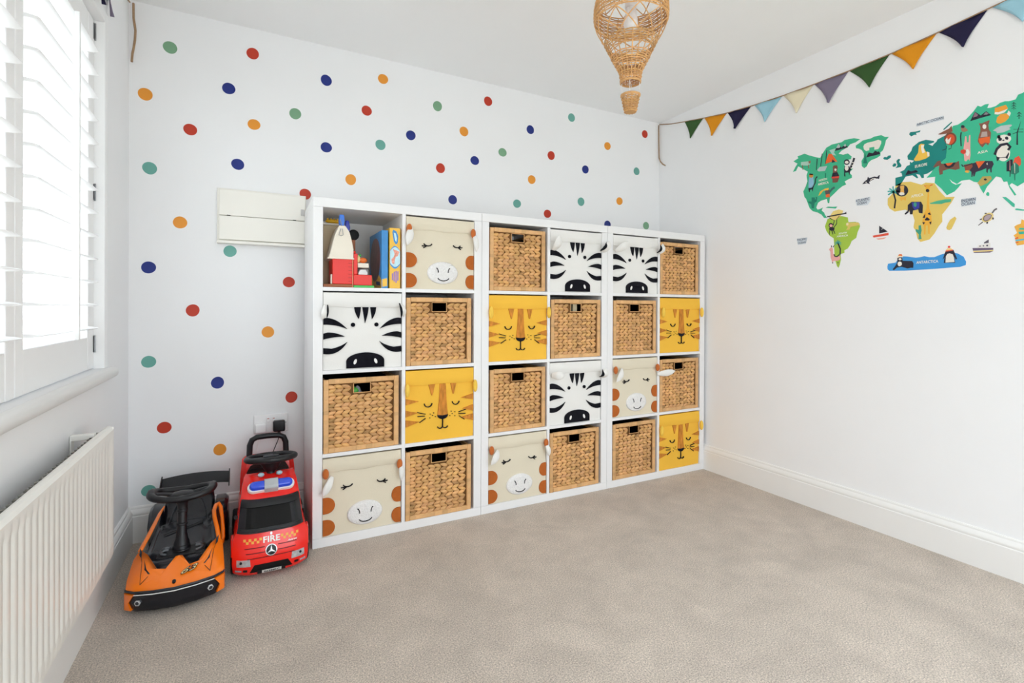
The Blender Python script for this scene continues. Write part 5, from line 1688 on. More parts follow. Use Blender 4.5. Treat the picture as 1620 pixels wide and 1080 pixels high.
# front bumper
prof = [(-.139, -.272), (-.137, -.282), (-.112, -.304), (-.06, -.321), (0, -.329), (.06, -.321), (.112, -.304), (.137, -.282), (.139, -.272)]
b = MB()
b.loft([[(x * k, y + dy, z) for x, y in prof] for z, k, dy in ((.082, .985, .004), (.078, 1.0, -.002), (.05, 1.0, -.006), (.03, .99, -.004), (.016, .97, .006), (.014, .9, .03))], caps=False, closed=False)
bo = b.build('front_bumper', BLG, oc, smooth=40)
sm = bo.modifiers.new('thickness', 'SOLIDIFY')
sm.thickness = 0.006
sm.offset = -1
for s_ in (1, -1):
    c = MB()
    rows = []
    for z, kx in ((.0765, .112), (.062, .120), (.048, .127), (.036, .1225), (.026, .118)):
        row = [(.1405, -.266), (.1395, -.280), (.1375, -.2855)]
        f0 = (.1375 - kx) / (.1375 - .112)
        row.append((kx, -.2855 - .0225 * f0))
        rows.append([(s_ * (x + .0012), y - .0075, z) for x, y in row] + [(s_ * (x - .004), y + .004, z) for x, y in reversed(row)])
    c.loft(rows)
    c.build('bumper_corner', ORA, oc, smooth=30)
    f2 = MB()
    pos = Vector((s_ * .100, -.3135, .050))
    Mx = Matrix.Rotation(R(s_ * 24), 4, 'Z') @ Matrix.Rotation(R(90), 4, 'X')
    f2.lathe([(.0095, 0), (.0095, .004), (.0065, .005), (.006, .0035)], 6, pos, Mx=Mx)
    fo = f2.build('fog_light', SIL, oc)
    MB().lathe([(.0058, 0), (.0058, .0045)], 12, pos, Mx=Mx).build('fog_light_lens', GRY, fo)
MB().tube([(x * 1.002, y - .0062, .0745) for x, y in prof], 0.0017, 6).build('bumper_trim', M('white_trim_strip', '#e8e6e4', 0.4, 0.4, (20, 0.02)), oc, smooth=60)
MB().tube([(x * 1.0, y - .003, .0815) for x, y in prof], 0.004, 6).build('bumper_lip', GRY, oc, smooth=60)


def hz(x, y):
    return 0.0785 + 0.52 * (y + .322) + (.006 if abs(x) < .1 else 0)


# painted lines, slots, number and badge on the hood
for s_ in (1, -1):
    ln = MB()
    for pts in ([(.060, -.240, .1195), (.0985, -.2925, .0955), (.1045, -.22, .136), (.115, -.175, .155)],):
        ln.tube([(s_ * x, y, z + .0018) for x, y, z in pts[:2]], 0.0011, 5)
        ln.tube([(s_ * x, y, z + .0022) for x, y, z in pts[1:]], 0.0007, 5)
    ln.build('hood_line', BLG, oc, smooth=60)
    sl = MB()
    sl.add([(s_ * .108, -.205, .1432), (s_ * .116, -.19, .1492), (s_ * .117, -.165, .1622), (s_ * .110, -.18, .1555)], [(0, 1, 2, 3)])
    so = sl.build('hood_slot', BLG, oc)
    so.modifiers.new('thickness', 'SOLIDIFY').thickness = 0.003
    so.location.z = 0.002
num = MB()
up = Vector((0, .88, .47))
ax = Vector((.95, .20, .16)).normalized()
for off, mi in ((0.0, 0),):
    o0 = Vector((.008, -.2905, .1005))
    add_text(num, '63', lambda u, v: o0 + ax * (u + v * .6) + up * v, 0, 0, .0235, .046, 0.0, 0.07)
no = num.build('number_decal', BLG, oc)
num = MB()
o1 = Vector((.0112, -.2892, .1026))
add_text(num, '63', lambda u, v: o1 + ax * (u + v * .6) + up * v, 0, 0, .0185, .0415, 0.0, -0.012)
num.build('number_fill', M('gold_print', '#f0d9a0', 0.4, 0.4, (30, 0.05)), no)
bd = MB()
bd.prism(ellipse(0, 0, .0055, .0065, 0, 14), lambda u, v, t: (u - .004, -.3045 + v * .88, .0895 + v * .5 + t), 0, .003)
bd.build('badge', BLG, oc)
# cockpit tub and seat: one glossy black sheet from the hood up over the seat back
sec = [(-.262, .080, .094), (-.245, .092, .104), (-.205, .100, .118), (-.175, .108, .121), (-.155, .110, .108), (-.12, .110, .099), (-.06, .104, .104), (.0, .098, .122), (.05, .094, .138), (.09, .090, .150), (.13, .088, .178), (.165, .086, .215), (.19, .080, .243), (.205, .066, .25)]
rings = []
for y, hw_, z in sec:
    row = []
    for i in range(13):
        s_ = -1 + 2 * i / 12
        lip = .022 * max(0, abs(s_) - .6) / .4 if y < .08 else -.012 * abs(s_) ** 3
        row.append((s_ * hw_, y, z + lip))
    rings.append(row)
mb = MB()
mb.loft(rings, caps=False, closed=False)
so = mb.build('cockpit_shell', BLG, oc, smooth=50)
sm = so.modifiers.new('thickness', 'SOLIDIFY')
sm.thickness = 0.008
sm.offset = -1
sp = MB()
sp.tube([(s * .07, .088 + .0 * s * s, .153 - .012 * abs(s) ** 3) for s in [-1 + i / 5 for i in range(11)]], .0012, 5)
sp.tube([(s * .066, .06 + .115 * (1 - s * s) ** .5 * .9 + .01, lerp_tab([(-1, .14), (.05, .142), (.09, .154), (.13, .182), (.165, .219), (.2, .245)], .06 + .115 * (1 - s * s) ** .5 * .9 + .01)) for s in [-1 + i / 8 for i in range(17)]], .0011, 5)
sp.build('seat_seam', GRY, oc)
# chassis and rear body
ch = MB()
def outl(hw_, y0, y1, z, r_=.03):
    return [(-hw_ + r_, y0, z), (hw_ - r_, y0, z), (hw_, y0 + r_, z), (hw_, y1 - r_, z), (hw_ - r_, y1, z), (-hw_ + r_, y1, z), (-hw_, y1 - r_, z), (-hw_, y0 + r_, z)]
ch.loft([outl(.112, -.27, .27, .022), outl(.122, -.28, .28, .035), outl(.122, -.275, .28, .075), outl(.112, -.26, .27, .088)])
ch.build('chassis', GRY, oc, bevel=.004)
for s_ in (1, -1):
    rf = MB()
    R_ = []
    for y, z, w_ in ((.02, .11, .02), (.06, .165, .03), (.12, .195, .034), (.18, .2, .036), (.24, .185, .034), (.28, .13, .026)):
        R_.append([(s_ * (.088), y, z - .02), (s_ * .092, y, z), (s_ * (.1 + w_ * .7), y, z), (s_ * (.102 + w_), y, z - .014), (s_ * (.104 + w_), y, .07), (s_ * .088, y, .07)])
    rf.loft(R_)
    rf.build('rear_fender', BLG, oc, smooth=35)
    sk_ = MB()
    sk_.box(min(s_ * .108, s_ * .126), max(s_ * .108, s_ * .126), -.17, .05, .045, .10)
    sk_.build('side_skirt', BLG, oc, bevel=.008)
    wheel(oc, s_ * .119, -.205, .052, .028, s_)
    wheel(oc, s_ * .122, .19, .058, .03, s_)
# orange roof rails: a bar on the window side, an open loop on the truck side
MB().tube([(-.118, -.165, .157), (-.108, -.09, .172), (-.098, -.02, .19), (-.09, .05, .205), (-.083, .10, .212)], [.007, .0075, .007, .006, .003], 8, flat=.6).build('side_rail', ORA, oc, smooth=60)
MB().tube([(.118, -.165, .155), (.109, -.12, .178), (.099, -.08, .202), (.095, -.045, .216), (.099, -.015, .225), (.108, .0, .226), (.116, -.005, .212), (.121, -.03, .18), (.126, -.07, .15), (.128, -.10, .125), (.126, -.14, .125), (.121, -.165, .14)], .0075, 8, loop=True).build('side_rail', ORA, oc, smooth=60)
dp = MB()
dp.add([(.104, -.10, .16), (.122, -.10, .13), (.122, -.01, .19), (.104, -.01, .21), (.1, .06, .12), (.1, -.1, .10)], [(0, 1, 2, 3), (0, 3, 4, 5)])
dp.build('rail_inner', M('dark_red_brown_plastic', '#3a1209', 0.4, 0.4, (20, 0.05)), oc)
# steering column with stalk and hooks
c = MB()
c.lathe([(.034, 0), (.032, .010), (.029, .012), (.028, .022), (.026, .024), (.025, .036), (.0205, .045), (.0165, .065), (.0158, .092), (.018, .094), (.018, .100), (.0158, .102), (.0155, .14), (.018, .142), (.018, .15), (.0165, .152), (.017, .17), (.03, .19)], 20, (-.004, -.105, .105), Mx=Matrix.Rotation(R(-10), 4, 'X'))
c.build('steering_column', BLK, oc, smooth=35)
MB().box(-.075, .072, -.155, -.085, .104, .117).build('column_plate', BLK, oc, bevel=.01, seg=3)
MB().tube([(-.06, -.085, .165), (-.03, -.083, .172), (.0, -.082, .177), (.05, -.08, .19), (.062, -.08, .192)], [.007, .006, .006, .006, .008], 8).build('gear_stalk', BLK, oc, smooth=60)
for s_ in (1, -1):
    hk = MB()
    hk.tube([(s_ * .045, -.15, .121), (s_ * .058, -.146, .123), (s_ * .064, -.13, .124), (s_ * .055, -.118, .124), (s_ * .044, -.118, .124), (s_ * .052, -.112, .124), (s_ * .06, -.10, .123), (s_ * .05, -.092, .122), (s_ * .04, -.095, .121)], .0042, 6)
    hk.build('pedal_hook', M('mid_grey_plastic', '#6a6c70', 0.4, 0.4, (20, 0.05)), oc, smooth=60)
# steering wheel: squared sporty rim with grips and spokes
wm = Matrix.Translation((-.003, -.072, .312)) @ Matrix.Rotation(R(-8), 4, 'X')


def rimpt(a):
    c_, s_ = math.cos(a), math.sin(a)
    k = 1.0 / (abs(c_) ** 3 + abs(s_) ** 3) ** (1 / 3)
    return Vector((.101 * c_ * k * .96, .072 * s_ * k, .010 * abs(c_) ** 2 - .012 * (s_ < 0) * s_ * s_))


n = 40
MB().tube([wm @ rimpt(2 * PI * i / n) for i in range(n)], [.0115 + .003 * abs(math.cos(2 * PI * i / n)) ** 4 for i in range(n)], 10, loop=True).build('steering_wheel', BLK, oc, smooth=60)
sw = MB()
sw.ell(wm @ Vector((0, 0, -.012)), (.052, .038, .018), 16, 8)
for a in (0, PI, -PI / 2):
    e_ = rimpt(a)
    sw.tube([wm @ Vector((0, 0, -.01)), wm @ (e_ * .6 + Vector((0, 0, -.004))), wm @ e_], [.016, .012, .008], 8, flat=.45)
sw.build('wheel_spokes', BLK, oc, smooth=60)
for s_ in (1, -1):
    g = MB()
    g.tube([wm @ (rimpt(PI / 2 - s_ * (PI / 2 + d)) * 1.0 + Vector((0, 0, .004))) for d in (-.5, -.25, 0, .25, .5)], [.009, .0125, .0135, .0125, .009], 8)
    g.build('wheel_grip', BLK, oc, smooth=60)
MB().box(-.022, .022, -.018, .016, -.002, .0015, Mx=wm).build('horn_button', GRY, oc, bevel=.004)
# spoiler
s0 = MB()
rings = []
for i in range(13):
    s_ = -1 + 2 * i / 12
    zc, yc = .272 + .010 * (1 - s_ * s_), .175
    x = .018 + s_ * .119
    rings.append([(x, yc - .030, zc - .010), (x, yc - .016, zc + .001), (x, yc + .008, zc + .016), (x, yc + .022, zc + .022), (x, yc + .020, zc + .014), (x, yc, zc + .002), (x, yc - .022, zc - .014)])
s0.loft(rings)
s0.build('spoiler_wing', BLK, oc, smooth=30)
for x in (.018 - .121, .018 + .121):
    MB().prism([(-.036, -.026), (.020, -.012), (.026, .032), (-.004, .022), (-.032, .002)], lambda u, v, t: (x + t, .175 + u, .272 + v), -.0022, .0022).build('spoiler_end_plate', BLK, oc, bevel=.001)
for x in (-.03, .062):
    MB().box(x - .005, x + .005, .17, .20, .2, .271).build('spoiler_strut', BLK, oc, bevel=.003)

# --- red fire truck
ft = thing('ride_on_fire_truck', 'red ride-on toy fire truck with blue lights and push handle, beside the shelf', 'toy car', (-0.157, 0, 0))
TYF = [(.018, -.148), (.03, -.158), (.06, -.164), (.10, -.160), (.165, -.138), (.26, -.078), (.30, -.022), (.318, .012), (.328, .035)]
THW = [(.018, .118), (.03, .126), (.06, .129), (.10, .1285), (.14, .127), (.155, .123), (.168, .115), (.19, .1125), (.26, .1045), (.30, .099), (.318, .094), (.328, .086)]


def FY(x, z):
    s_ = min(abs(x) / lerp_tab(THW, z), 1.0)
    return lerp_tab(TYF, z) + .034 * s_ ** 4


levels = [.018, .022, .03, .04, .06, .08, .10, .12, .14, .148, .155, .162, .168, .175, .19, .22, .25, .26, .275, .29, .30, .31, .318, .324, .328]
rings = []
for z in levels:
    hw_ = lerp_tab(THW, z)
    r_ = []
    for i in range(25):
        s_ = math.sin(PI / 2 * (-1 + 2 * i / 24))
        r_.append((s_ * hw_, FY(s_ * hw_, z), z))
    yb = .10 if z < .2 else .10 - (z - .2) * .2
    r_ += [(hw_, max(yb * .5, FY(hw_, z) + .02), z), (hw_ * .97, yb, z), (-hw_ * .97, yb, z), (-hw_, max(yb * .5, FY(hw_, z) + .02), z)]
    rings.append(r_)
MB().loft(rings).build('cab', RED, ft, smooth=32)


def tpatch(name, mat, par, z0, z1, xf, off, back=.004, nz=6, nx=16, smooth=40):
    """sheet that follows the cab front between two heights; xf(z) -> (x0, x1)"""
    rows_f = []
    for k in range(nz + 1):
        z = z0 + (z1 - z0) * k / nz
        x0, x1 = xf(z)
        xs = [x0 + (x1 - x0) * i / nx for i in range(nx + 1)]
        ring = [(x, FY(x, z) - off, z) for x in xs] + [(x, FY(x, z) + back, z) for x in reversed(xs)]
        rows_f.append(ring)
    return MB().loft(rows_f).build(name, mat, par, smooth=smooth)


ws = tpatch('windscreen_surround', BLG, ft, .166, .262, lambda z: (-lerp_tab(THW, z) * .985, lerp_tab(THW, z) * .985), .0035)
tpatch('windscreen', M('black_windscreen', '#050506', 0.2, 0.25, (5, 0.02)), ft, .182, .246, lambda z: (-.086 + (z - .18) * .08, .072 - (z - .18) * .10), .0048)
tpatch('sun_visor', BLK, ft, .248, .268, lambda z: (-lerp_tab(THW, z) * .97, lerp_tab(THW, z) * .97), .013)
tpatch('wiper_ledge', BLK, ft, .172, .180, lambda z: (-.105, .105), .0065)
tpatch('roof_brow', RED, ft, .3, .316, lambda z: (-lerp_tab(THW, z) * .98, lerp_tab(THW, z) * .98), .006)
for z in (.118, .101, .083):
    w_ = .088 - (.118 - z) * .25
    for a, b_ in ((-w_, -.022), (.022, w_)):
        if z < .09:
            a, b_ = (-w_, -.0) if a < 0 else (0.0, w_)
        tpatch('grille_groove', M('dark_red_groove', '#6d0c0a', 0.5, 0.3, (10, 0.03)), ft, z - .0013, z + .0013, lambda zz: (a, b_), .0008, nz=1, nx=8)
tpatch('lower_grille', M('black_grille', '#08080a', 0.6, 0.3, (200, 0.2)), ft, .031, .060, lambda z: (-.072 + (z - .031) * .55, .072 - (z - .031) * .55), .001)
pt = tpatch('number_plate_holder', BLK, ft, .0205, .038, lambda z: (-.046, .048), .003, nz=2)
pl_ = tpatch('number_plate', M('white_plate', '#e3e1dc', 0.4, 0.4, (10, 0.02)), ft, .0225, .0355, lambda z: (-.031, .034), .0046, nz=2)
mb = MB()
add_text(mb, '963MBC', lambda u, v: (u, FY(u, v) - .0054, v), -.025, .0248, .0085, .053)
mb.build('plate_lettering', BLK, pl_)
for s_ in (1, -1):
    def xr(z):
        return sorted((s_ * (.068 + (z - .056) * .1), s_ * .114))
    hl = tpatch('headlight', M('chrome_sticker', '#b9bbbf', 0.25, 0.5, (90, 0.3), metal=0.3), ft, .057, .081, lambda z: xr(z), .0012, nz=3, nx=6)
    MB().prism(ellipse(0, 0, .0045, .0045, 0, 12), lambda u, v, t: (s_ * .100 + u, FY(s_ * .100, .07) - t, .072 + v), -.004, .0035).build('headlight_bulb', BLK, hl)
    tpatch('fog_light', M('chrome_sticker'), ft, .037, .043, lambda z: sorted((s_ * .098, s_ * .119)), .0012, nz=1, nx=4)
    tpatch('air_inlet', BLK, ft, .036, .045, lambda z: sorted((s_ * .079, s_ * .093)), .0012, nz=1, nx=4)
# lettering and check stripes
mb = MB()
add_text(mb, 'FIRE', lambda u, v: (u, FY(u, v) - .0012, v), -.027, .1305, .0205, .057)
mb.build('fire_lettering', M('white_print', '#f3efec', 0.4, 0.4, (10, 0.01)), ft)
GOLD = M('gold_check_print', '#f3ae45', 0.4, 0.4, (10, 0.02))
for s_ in (-1, 1):
    for row in range(2):
        for k in range(7):
            if (k + row) % 2 == 0:
                continue
            x0 = (-.0925 + k * .0088) if s_ < 0 else (.0325 + k * .0088)
            z0 = .1325 + row * .0085
            MB().prism([(x0, z0), (x0 + .0086, z0), (x0 + .0086, z0 + .0083), (x0, z0 + .0083)], lambda u, v, t: (u, FY(u, v) - t, v), -.001, .0009).build('check_square', GOLD, ft)
mb = MB()
add_text(mb, 'Actros', lambda u, v: (u, FY(u, v) - .0011, v), .055, .1215, .0065, .034, 0.3)
mb.build('model_script', M('white_print'), ft)
# round badge: silver ring, black disc, three-pointed star
zb = .104
fnb = lambda u, v, t: (u, FY(u, zb + v) - t, zb + v)
bo_ = MB().prism(ellipse(0, 0, .0195, .0195, 0, 32), fnb, -.002, .0022).build('round_badge', SIL, ft)
MB().prism(ellipse(0, 0, .0168, .0168, 0, 32), fnb, .0, .0028).build('badge_disc', BLK, bo_)
star = []
for k in range(6):
    a = PI / 2 + k * PI / 3
    r_ = .0168 if k % 2 == 0 else .0034
    star.append((r_ * math.cos(a), r_ * math.sin(a)))
MB().prism(star, fnb, .0, .0036).build('badge_star', SIL, bo_)
MB().prism(ellipse(0, .0, .004, .005, 0, 12), lambda u, v, t: (u, FY(u, .1585 + v) - t, .1585 + v), -.002, .002).build('crest', SIL, ft)
# beacon bar on the sloping roof
LBm = Matrix.Translation((0.003, -.036, .306)) @ Matrix.Rotation(R(38), 4, 'X')
base = MB()
def stadium(hl_, r_, z, n=10):
    return [LBm @ Vector((hl_ - r_ + r_ * math.cos(R(a)), r_ * math.sin(R(a)), z)) for a in range(-90, 91, 180 // n)] + [LBm @ Vector((-hl_ + r_ + r_ * math.cos(R(a)), r_ * math.sin(R(a)), z)) for a in range(90, 271, 180 // n)]
base.loft([stadium(.083, .021, -.014), stadium(.084, .022, -.004), stadium(.083, .021, .001)])
lb = base.build('beacon_base', M('white_print'), ft, smooth=40)
BLU = M('blue_lens_plastic', '#1348d8', 0.12, 0.6, (8, 0.05), coat=0.6)
for s_ in (1, -1):
    lens = MB()
    rings = []
    for z, k in ((.0, .93), (.008, .92), (.014, .82), (.017, .6)):
        r_ = .0185 * k
        pts = [(.078 - .0185 + r_ * math.cos(R(a)), r_ * math.sin(R(a))) for a in range(-90, 91, 15)]
        pts = [(.024, -r_)] + pts + [(.024, r_)]
        rings.append([LBm @ Vector((s_ * x, y, z)) for x, y in pts])
    lens.loft(rings)
    lens.build('blue_beacon_lens', BLU, ft, smooth=50)
g = MB()
g.loft([[LBm @ Vector((x, y, z)) for x, y, z in ((-.0245, -.0235, z), (.0245, -.0235, z), (.0245, .022, z), (-.0245, .022, z))] for z in (-.016, .014)] + [[LBm @ Vector((x, y, .0205)) for x, y in ((-.0245, -.016), (.0245, -.016), (.0245, .015), (-.0245, .015))]])
g.build('beacon_centre', M('pale_grey_plastic', '#b5b8bb', 0.35, 0.4, (10, 0.02)), ft, bevel=.002)
# rear deck, seat back with slotted grille, push handle
dk = MB()
dk.loft([outl(.118, .10, .37, .05, .02), outl(.12, .095, .375, .09, .025), outl(.116, .09, .37, .17, .025), outl(.105, .09, .36, .185, .025)])
dk.build('rear_body', RED, ft, smooth=35)
MB().loft([outl(.085, .085, .27, .184, .02), outl(.09, .085, .27, .197, .03), outl(.075, .10, .26, .203, .03)]).build('seat', BLK, ft, smooth=40)
bkm = MB()
bkm.loft([outl(.112, .272, .352, .17, .02), outl(.110, .28, .352, .26, .02), outl(.104, .286, .346, .325, .02), outl(.092, .294, .34, .337, .015)])
bkm.build('seat_back', RED, ft, smooth=35)
vp = MB()
vp.prism([(-.085, .225), (.085, .225), (.085, .275), (.07, .302), (.045, .312), (-.045, .312), (-.07, .302), (-.085, .275)], lambda u, v, t: (u, .272 + (v - .17) * .07 - t, v), -.004, .0015)
vo = vp.build('seat_back_grille', M('brown_black_plastic', '#2a1614', 0.4, 0.4, (15, 0.05)), ft)
for z in (.24, .255, .27, .285):
    MB().box(-.072, .072, .272 + (z - .17) * .07 - .005, .272 + (z - .17) * .07 - .001, z - .003, z + .003).build('grille_slat', BLK, vo, bevel=.001)
hd = [(-.076, .315, .25), (-.075, .315, .34), (-.073, .315, .385), (-.064, .315, .408), (-.045, .315, .418), (0, .315, .420), (.045, .315, .418), (.064, .315, .408), (.073, .315, .385), (.075, .315, .34), (.076, .315, .25)]
MB().tube(hd, .0125, 12).build('push_handle', BLK, ft, smooth=60)
# steering
MB().lathe([(.016, -.02), (.0155, .012), (.022, .02), (.036, .042), (.05, .062), (.045, .068)], 24, (.004, .052, .318), Mx=Matrix.Rotation(R(-22), 4, 'X')).build('steering_column', BLK, ft, smooth=35)
sm_ = Matrix.Translation((.006, .078, .384)) @ Matrix.Rotation(R(-7), 4, 'X') @ Matrix.Rotation(R(0), 4, 'Y')
MB().tube([sm_ @ Vector((.090 * math.cos(2 * PI * i / 40), .086 * math.sin(2 * PI * i / 40), 0)) for i in range(40)], .0115, 10, loop=True).build('steering_wheel', BLK, ft, smooth=60)
sp = MB()
sp.ell(sm_ @ Vector((0, 0, -.006)), (.045, .04, .012), 16, 8)
for a in (0, PI, PI / 2, -PI / 2):
    sp.tube([sm_ @ Vector((0, 0, -.004)), sm_ @ Vector((.05 * math.cos(a), .05 * math.sin(a), -.002)), sm_ @ Vector((.088 * math.cos(a), .084 * math.sin(a), 0))], [.02, .014, .010], 8, flat=.4)
sp.build('wheel_spokes', BLK, ft, smooth=60)
MB().box(-.03, .03, -.018, .018, .003, .009, Mx=sm_).build('horn_pad', GRY, ft, bevel=.004)
for x in (-.032, .034):
    MB().ell((x, .022, .333), (.012, .01, .009), 10, 6).build('switch_button', M('pale_blue_plastic', '#a9c6d0', 0.3, 0.5, (10, 0.02)), ft, smooth=60)
for s_ in (1, -1):
    wheel(ft, s_ * .121, -.055, .056, .026, s_)
    wheel(ft, s_ * .124, .27, .062, .028, s_)
    MB().tube([(s_ * .127, .005, .05), (s_ * .131, -.015, .10), (s_ * .129, -.05, .135), (s_ * .127, -.09, .125), (s_ * .127, -.118, .085)], [.006, .007, .0075, .007, .005], 8).build('wheel_arch', RED, ft, smooth=60)
    MB().tube([(s_ * .120, .045, .17), (s_ * .124, .10, .15), (s_ * .128, .16, .10), (s_ * .128, .20, .06)], [.008, .009, .009, .006], 8).build('side_rail', BLK, ft, smooth=60)

# ---------------------------------------------------------------- toys in the open cube
oc_ = cell(0, 0, 0)


def toy(name, lab, x, y, cat='toy'):
    return thing(name, lab, cat, (oc_.x + x, oc_.y + y, oc_.z + 0.0004))


TRED = M('red_toy_plastic', '#e2281c', 0.35, 0.45, (8, 0.03))
TDRED = M('dark_red_toy_plastic', '#a81a18', 0.4, 0.4, (8, 0.03))
TCRM = M('cream_toy_plastic', '#e6ddcd', 0.4, 0.4, (6, 0.03))
TBEI = M('beige_toy_plastic', '#d3bf9c', 0.5, 0.4, (6, 0.03))
TBLU = M('blue_toy_plastic', '#2f6fd0', 0.3, 0.5, (8, 0.04))
TDBL = M('deep_blue_toy_plastic', '#1a2fa8', 0.3, 0.5, (8, 0.04))
TYEL = M('yellow_toy_plastic', '#e8b41e', 0.35, 0.45, (8, 0.04))
TGRN = M('green_toy_plastic', '#3fb850', 0.35, 0.45, (8, 0.04))
TBRN = M('brown_toy_plastic', '#9a5a34', 0.5, 0.4, (8, 0.06))
TGRY = M('grey_toy_plastic', '#9a9a9c', 0.4, 0.4, (8, 0.05))

t = toy('toy_barn', 'red toy barn with tapering white roof in the open cube', 0.0, 0.012)
MB().box(.003, .124, 0, .12, 0, .0135).build('base_board', TBRN, t, bevel=.002)
MB().box(.040, .121, .002, .118, .014, .121).build('walls', TRED, t, bevel=.002)
for k in range(6):
    MB().box(.104, .1195, .0, .0018, .026 + k * .0155, .0275 + k * .0155).build('ladder_rung', TDRED, t)
MB().box(.1212, .1245, .0, .004, .0, .121).build('corner_post', M('pale_orange_plastic', '#e8a27e', 0.4, 0.4, (8, 0.03)), t, bevel=.0008)
MB().box(.0335, .0398, .008, .03, .014, .055).build('door', TCRM, t, bevel=.001)
rf = [(.022, .1215), (.126, .1215), (.126, .165), (.118, .205), (.108, .24), (.092, .264), (.066, .264), (.050, .225), (.038, .18), (.030, .145)]
MB().prism(rf, lambda u, v, tt: (u, tt, v), .0, .119).build('roof', TCRM, t, bevel=.003)
MB().box(.020, .128, -.003, .121, .1205, .126).build('eaves', TCRM, t, bevel=.001)
MB().tube([(.072, -.002, .25), (.064, -.004, .222), (.074, -.004, .219), (.082, -.004, .223), (.078, -.003, .25)], .0013, 5).build('wire_hook', STEEL, t)
t = toy('toy_clip', 'light blue plastic clip on top of the toy barn roof', .079, .03)
MB().loft([[(-.010, -.012, .2645), (.008, -.012, .2645), (.008, .012, .2645), (-.010, .012, .2645)], [(-.012, -.014, .285), (.011, -.014, .285), (.011, .014, .285), (-.012, .014, .285)], [(-.010, -.012, .312), (.008, -.012, .312), (.008, .012, .312), (-.010, .012, .312)]]).build('clip_body', TBLU, t, bevel=.003)
MB().tube([(-.008, -.014, .29), (-.004, -.016, .262), (.002, -.016, .25)], .002, 6).build('clip_spring', STEEL, t)
t = toy('toy_clip', 'deep blue plastic clip hanging behind the light blue one', .110, .075)
MB().loft([[(-.011, -.010, .241), (.005, -.010, .241), (.005, .010, .241), (-.011, .010, .241)], [(-.012, -.012, .265), (.010, -.012, .265), (.010, .012, .265), (-.012, .012, .265)], [(-.010, -.010, .296), (.004, -.010, .296), (.004, .010, .296), (-.010, .010, .296)]]).build('clip_body', TDBL, t, bevel=.003)
t = toy('toy_tower', 'beige toy tower with red edge behind the toy barn', .0, .15)
MB().box(.018, .118, .0, .14, .0, .282).build('tower_wall', TBEI, t, bevel=.002)
MB().box(.012, .124, -.006, .146, .282, .292).build('tower_roof', TCRM, t, bevel=.002)
MB().box(.010, .0178, .0, .10, .15, .27).build('red_edge', TDRED, t, bevel=.001)
t = toy('toy_crocodile', 'yellow toy on top of the beige toy tower', .062, .17)
y_ = MB()
y_.ell((0, .0, .302), (.034, .014, .009), 14, 8)
y_.ell((.030, .0, .303), (.014, .011, .008), 12, 8)
for k in range(4):
    y_.ell((-.022 + k * .014, 0, .311), (.006, .006, .006), 8, 6)
y_.build('body', TYEL, t, smooth=60)
t = toy('toy_disc', 'round black toy disc standing beside the barn roof', .146, .136)
MB().lathe([(.004, -.007), (.020, -.008), (.0245, -.005), (.0245, .005), (.020, .008), (.004, .007)], 24, (0, 0, .2435), Mx=Matrix.Rotation(R(90), 4, 'X')).build('tyre', TYRE, t, smooth=40)
MB().box(-.008, .008, -.006, .006, 0, .222).build('stand', TBRN, t, bevel=.002)
t = toy('toy_garage', 'red toy garage with white deck on a green base', .126, .010)
MB().box(.0, .088, .0, .10, 0, .010).build('base_plate', TGRN, t, bevel=.0015)
MB().box(.0, .078, .004, .09, .0105, .056).build('lower_wall', TRED, t, bevel=.002)
MB().box(.0, .017, .004, .03, .0565, .148).build('tower', TRED, t, bevel=.003)
MB().box(.0, .010, .004, .03, .149, .158).build('tower_cap', TRED, t, bevel=.003)
MB().box(.018, .066, .01, .09, .088, .108).build('deck', TCRM, t, bevel=.002)
MB().box(.018, .078, .075, .09, .0565, .0875).build('rear_wall', TGRY, t, bevel=.002)
MB().box(.0785, .0825, .02, .06, .0105, .05).build('ramp_edge', TYEL, t, bevel=.001)
t = toy('toy_car', 'small grey and white toy car inside the red toy garage', .165, .03)
MB().loft([[(-.018, -.012, .0565), (.022, -.012, .0565), (.022, .02, .0565), (-.018, .02, .0565)], [(-.018, -.012, .066), (.022, -.012, .066), (.022, .02, .066), (-.018, .02, .066)], [(-.008, -.010, .080), (.014, -.010, .080), (.014, .018, .080), (-.008, .018, .080)]]).build('car_body', M('white_toy_plastic', '#d8d6d6', 0.35, 0.4, (8, 0.03)), t, bevel=.002)
t = toy('toy_fox', 'orange and cream toy figure on the white garage deck', .17, .04)
MB().ell((0, 0, .1215), (.019, .013, .0125), 14, 8).build('body', M('orange_toy_plastic', '#e2702a', 0.4, 0.4, (8, 0.04)), t, smooth=60)
MB().ell((-.022, -.004, .126), (.011, .010, .017), 12, 8).build('head', M('pale_yellow_toy_plastic', '#e9d69a', 0.4, 0.4, (8, 0.03)), t, smooth=60)
MB().ell((-.012, .004, .143), (.006, .006, .006), 8, 6).build('hat', TGRN, t, smooth=60)
t = toy('toy_giraffe', 'brown toy animal head peeping over the red garage tower', .128, .115)
MB().tube([(0, 0, .0), (.0, 0, .09), (.002, 0, .165), (.012, -.004, .178)], [.012, .009, .007, .008], 8).build('neck', TBRN, t, smooth=60)

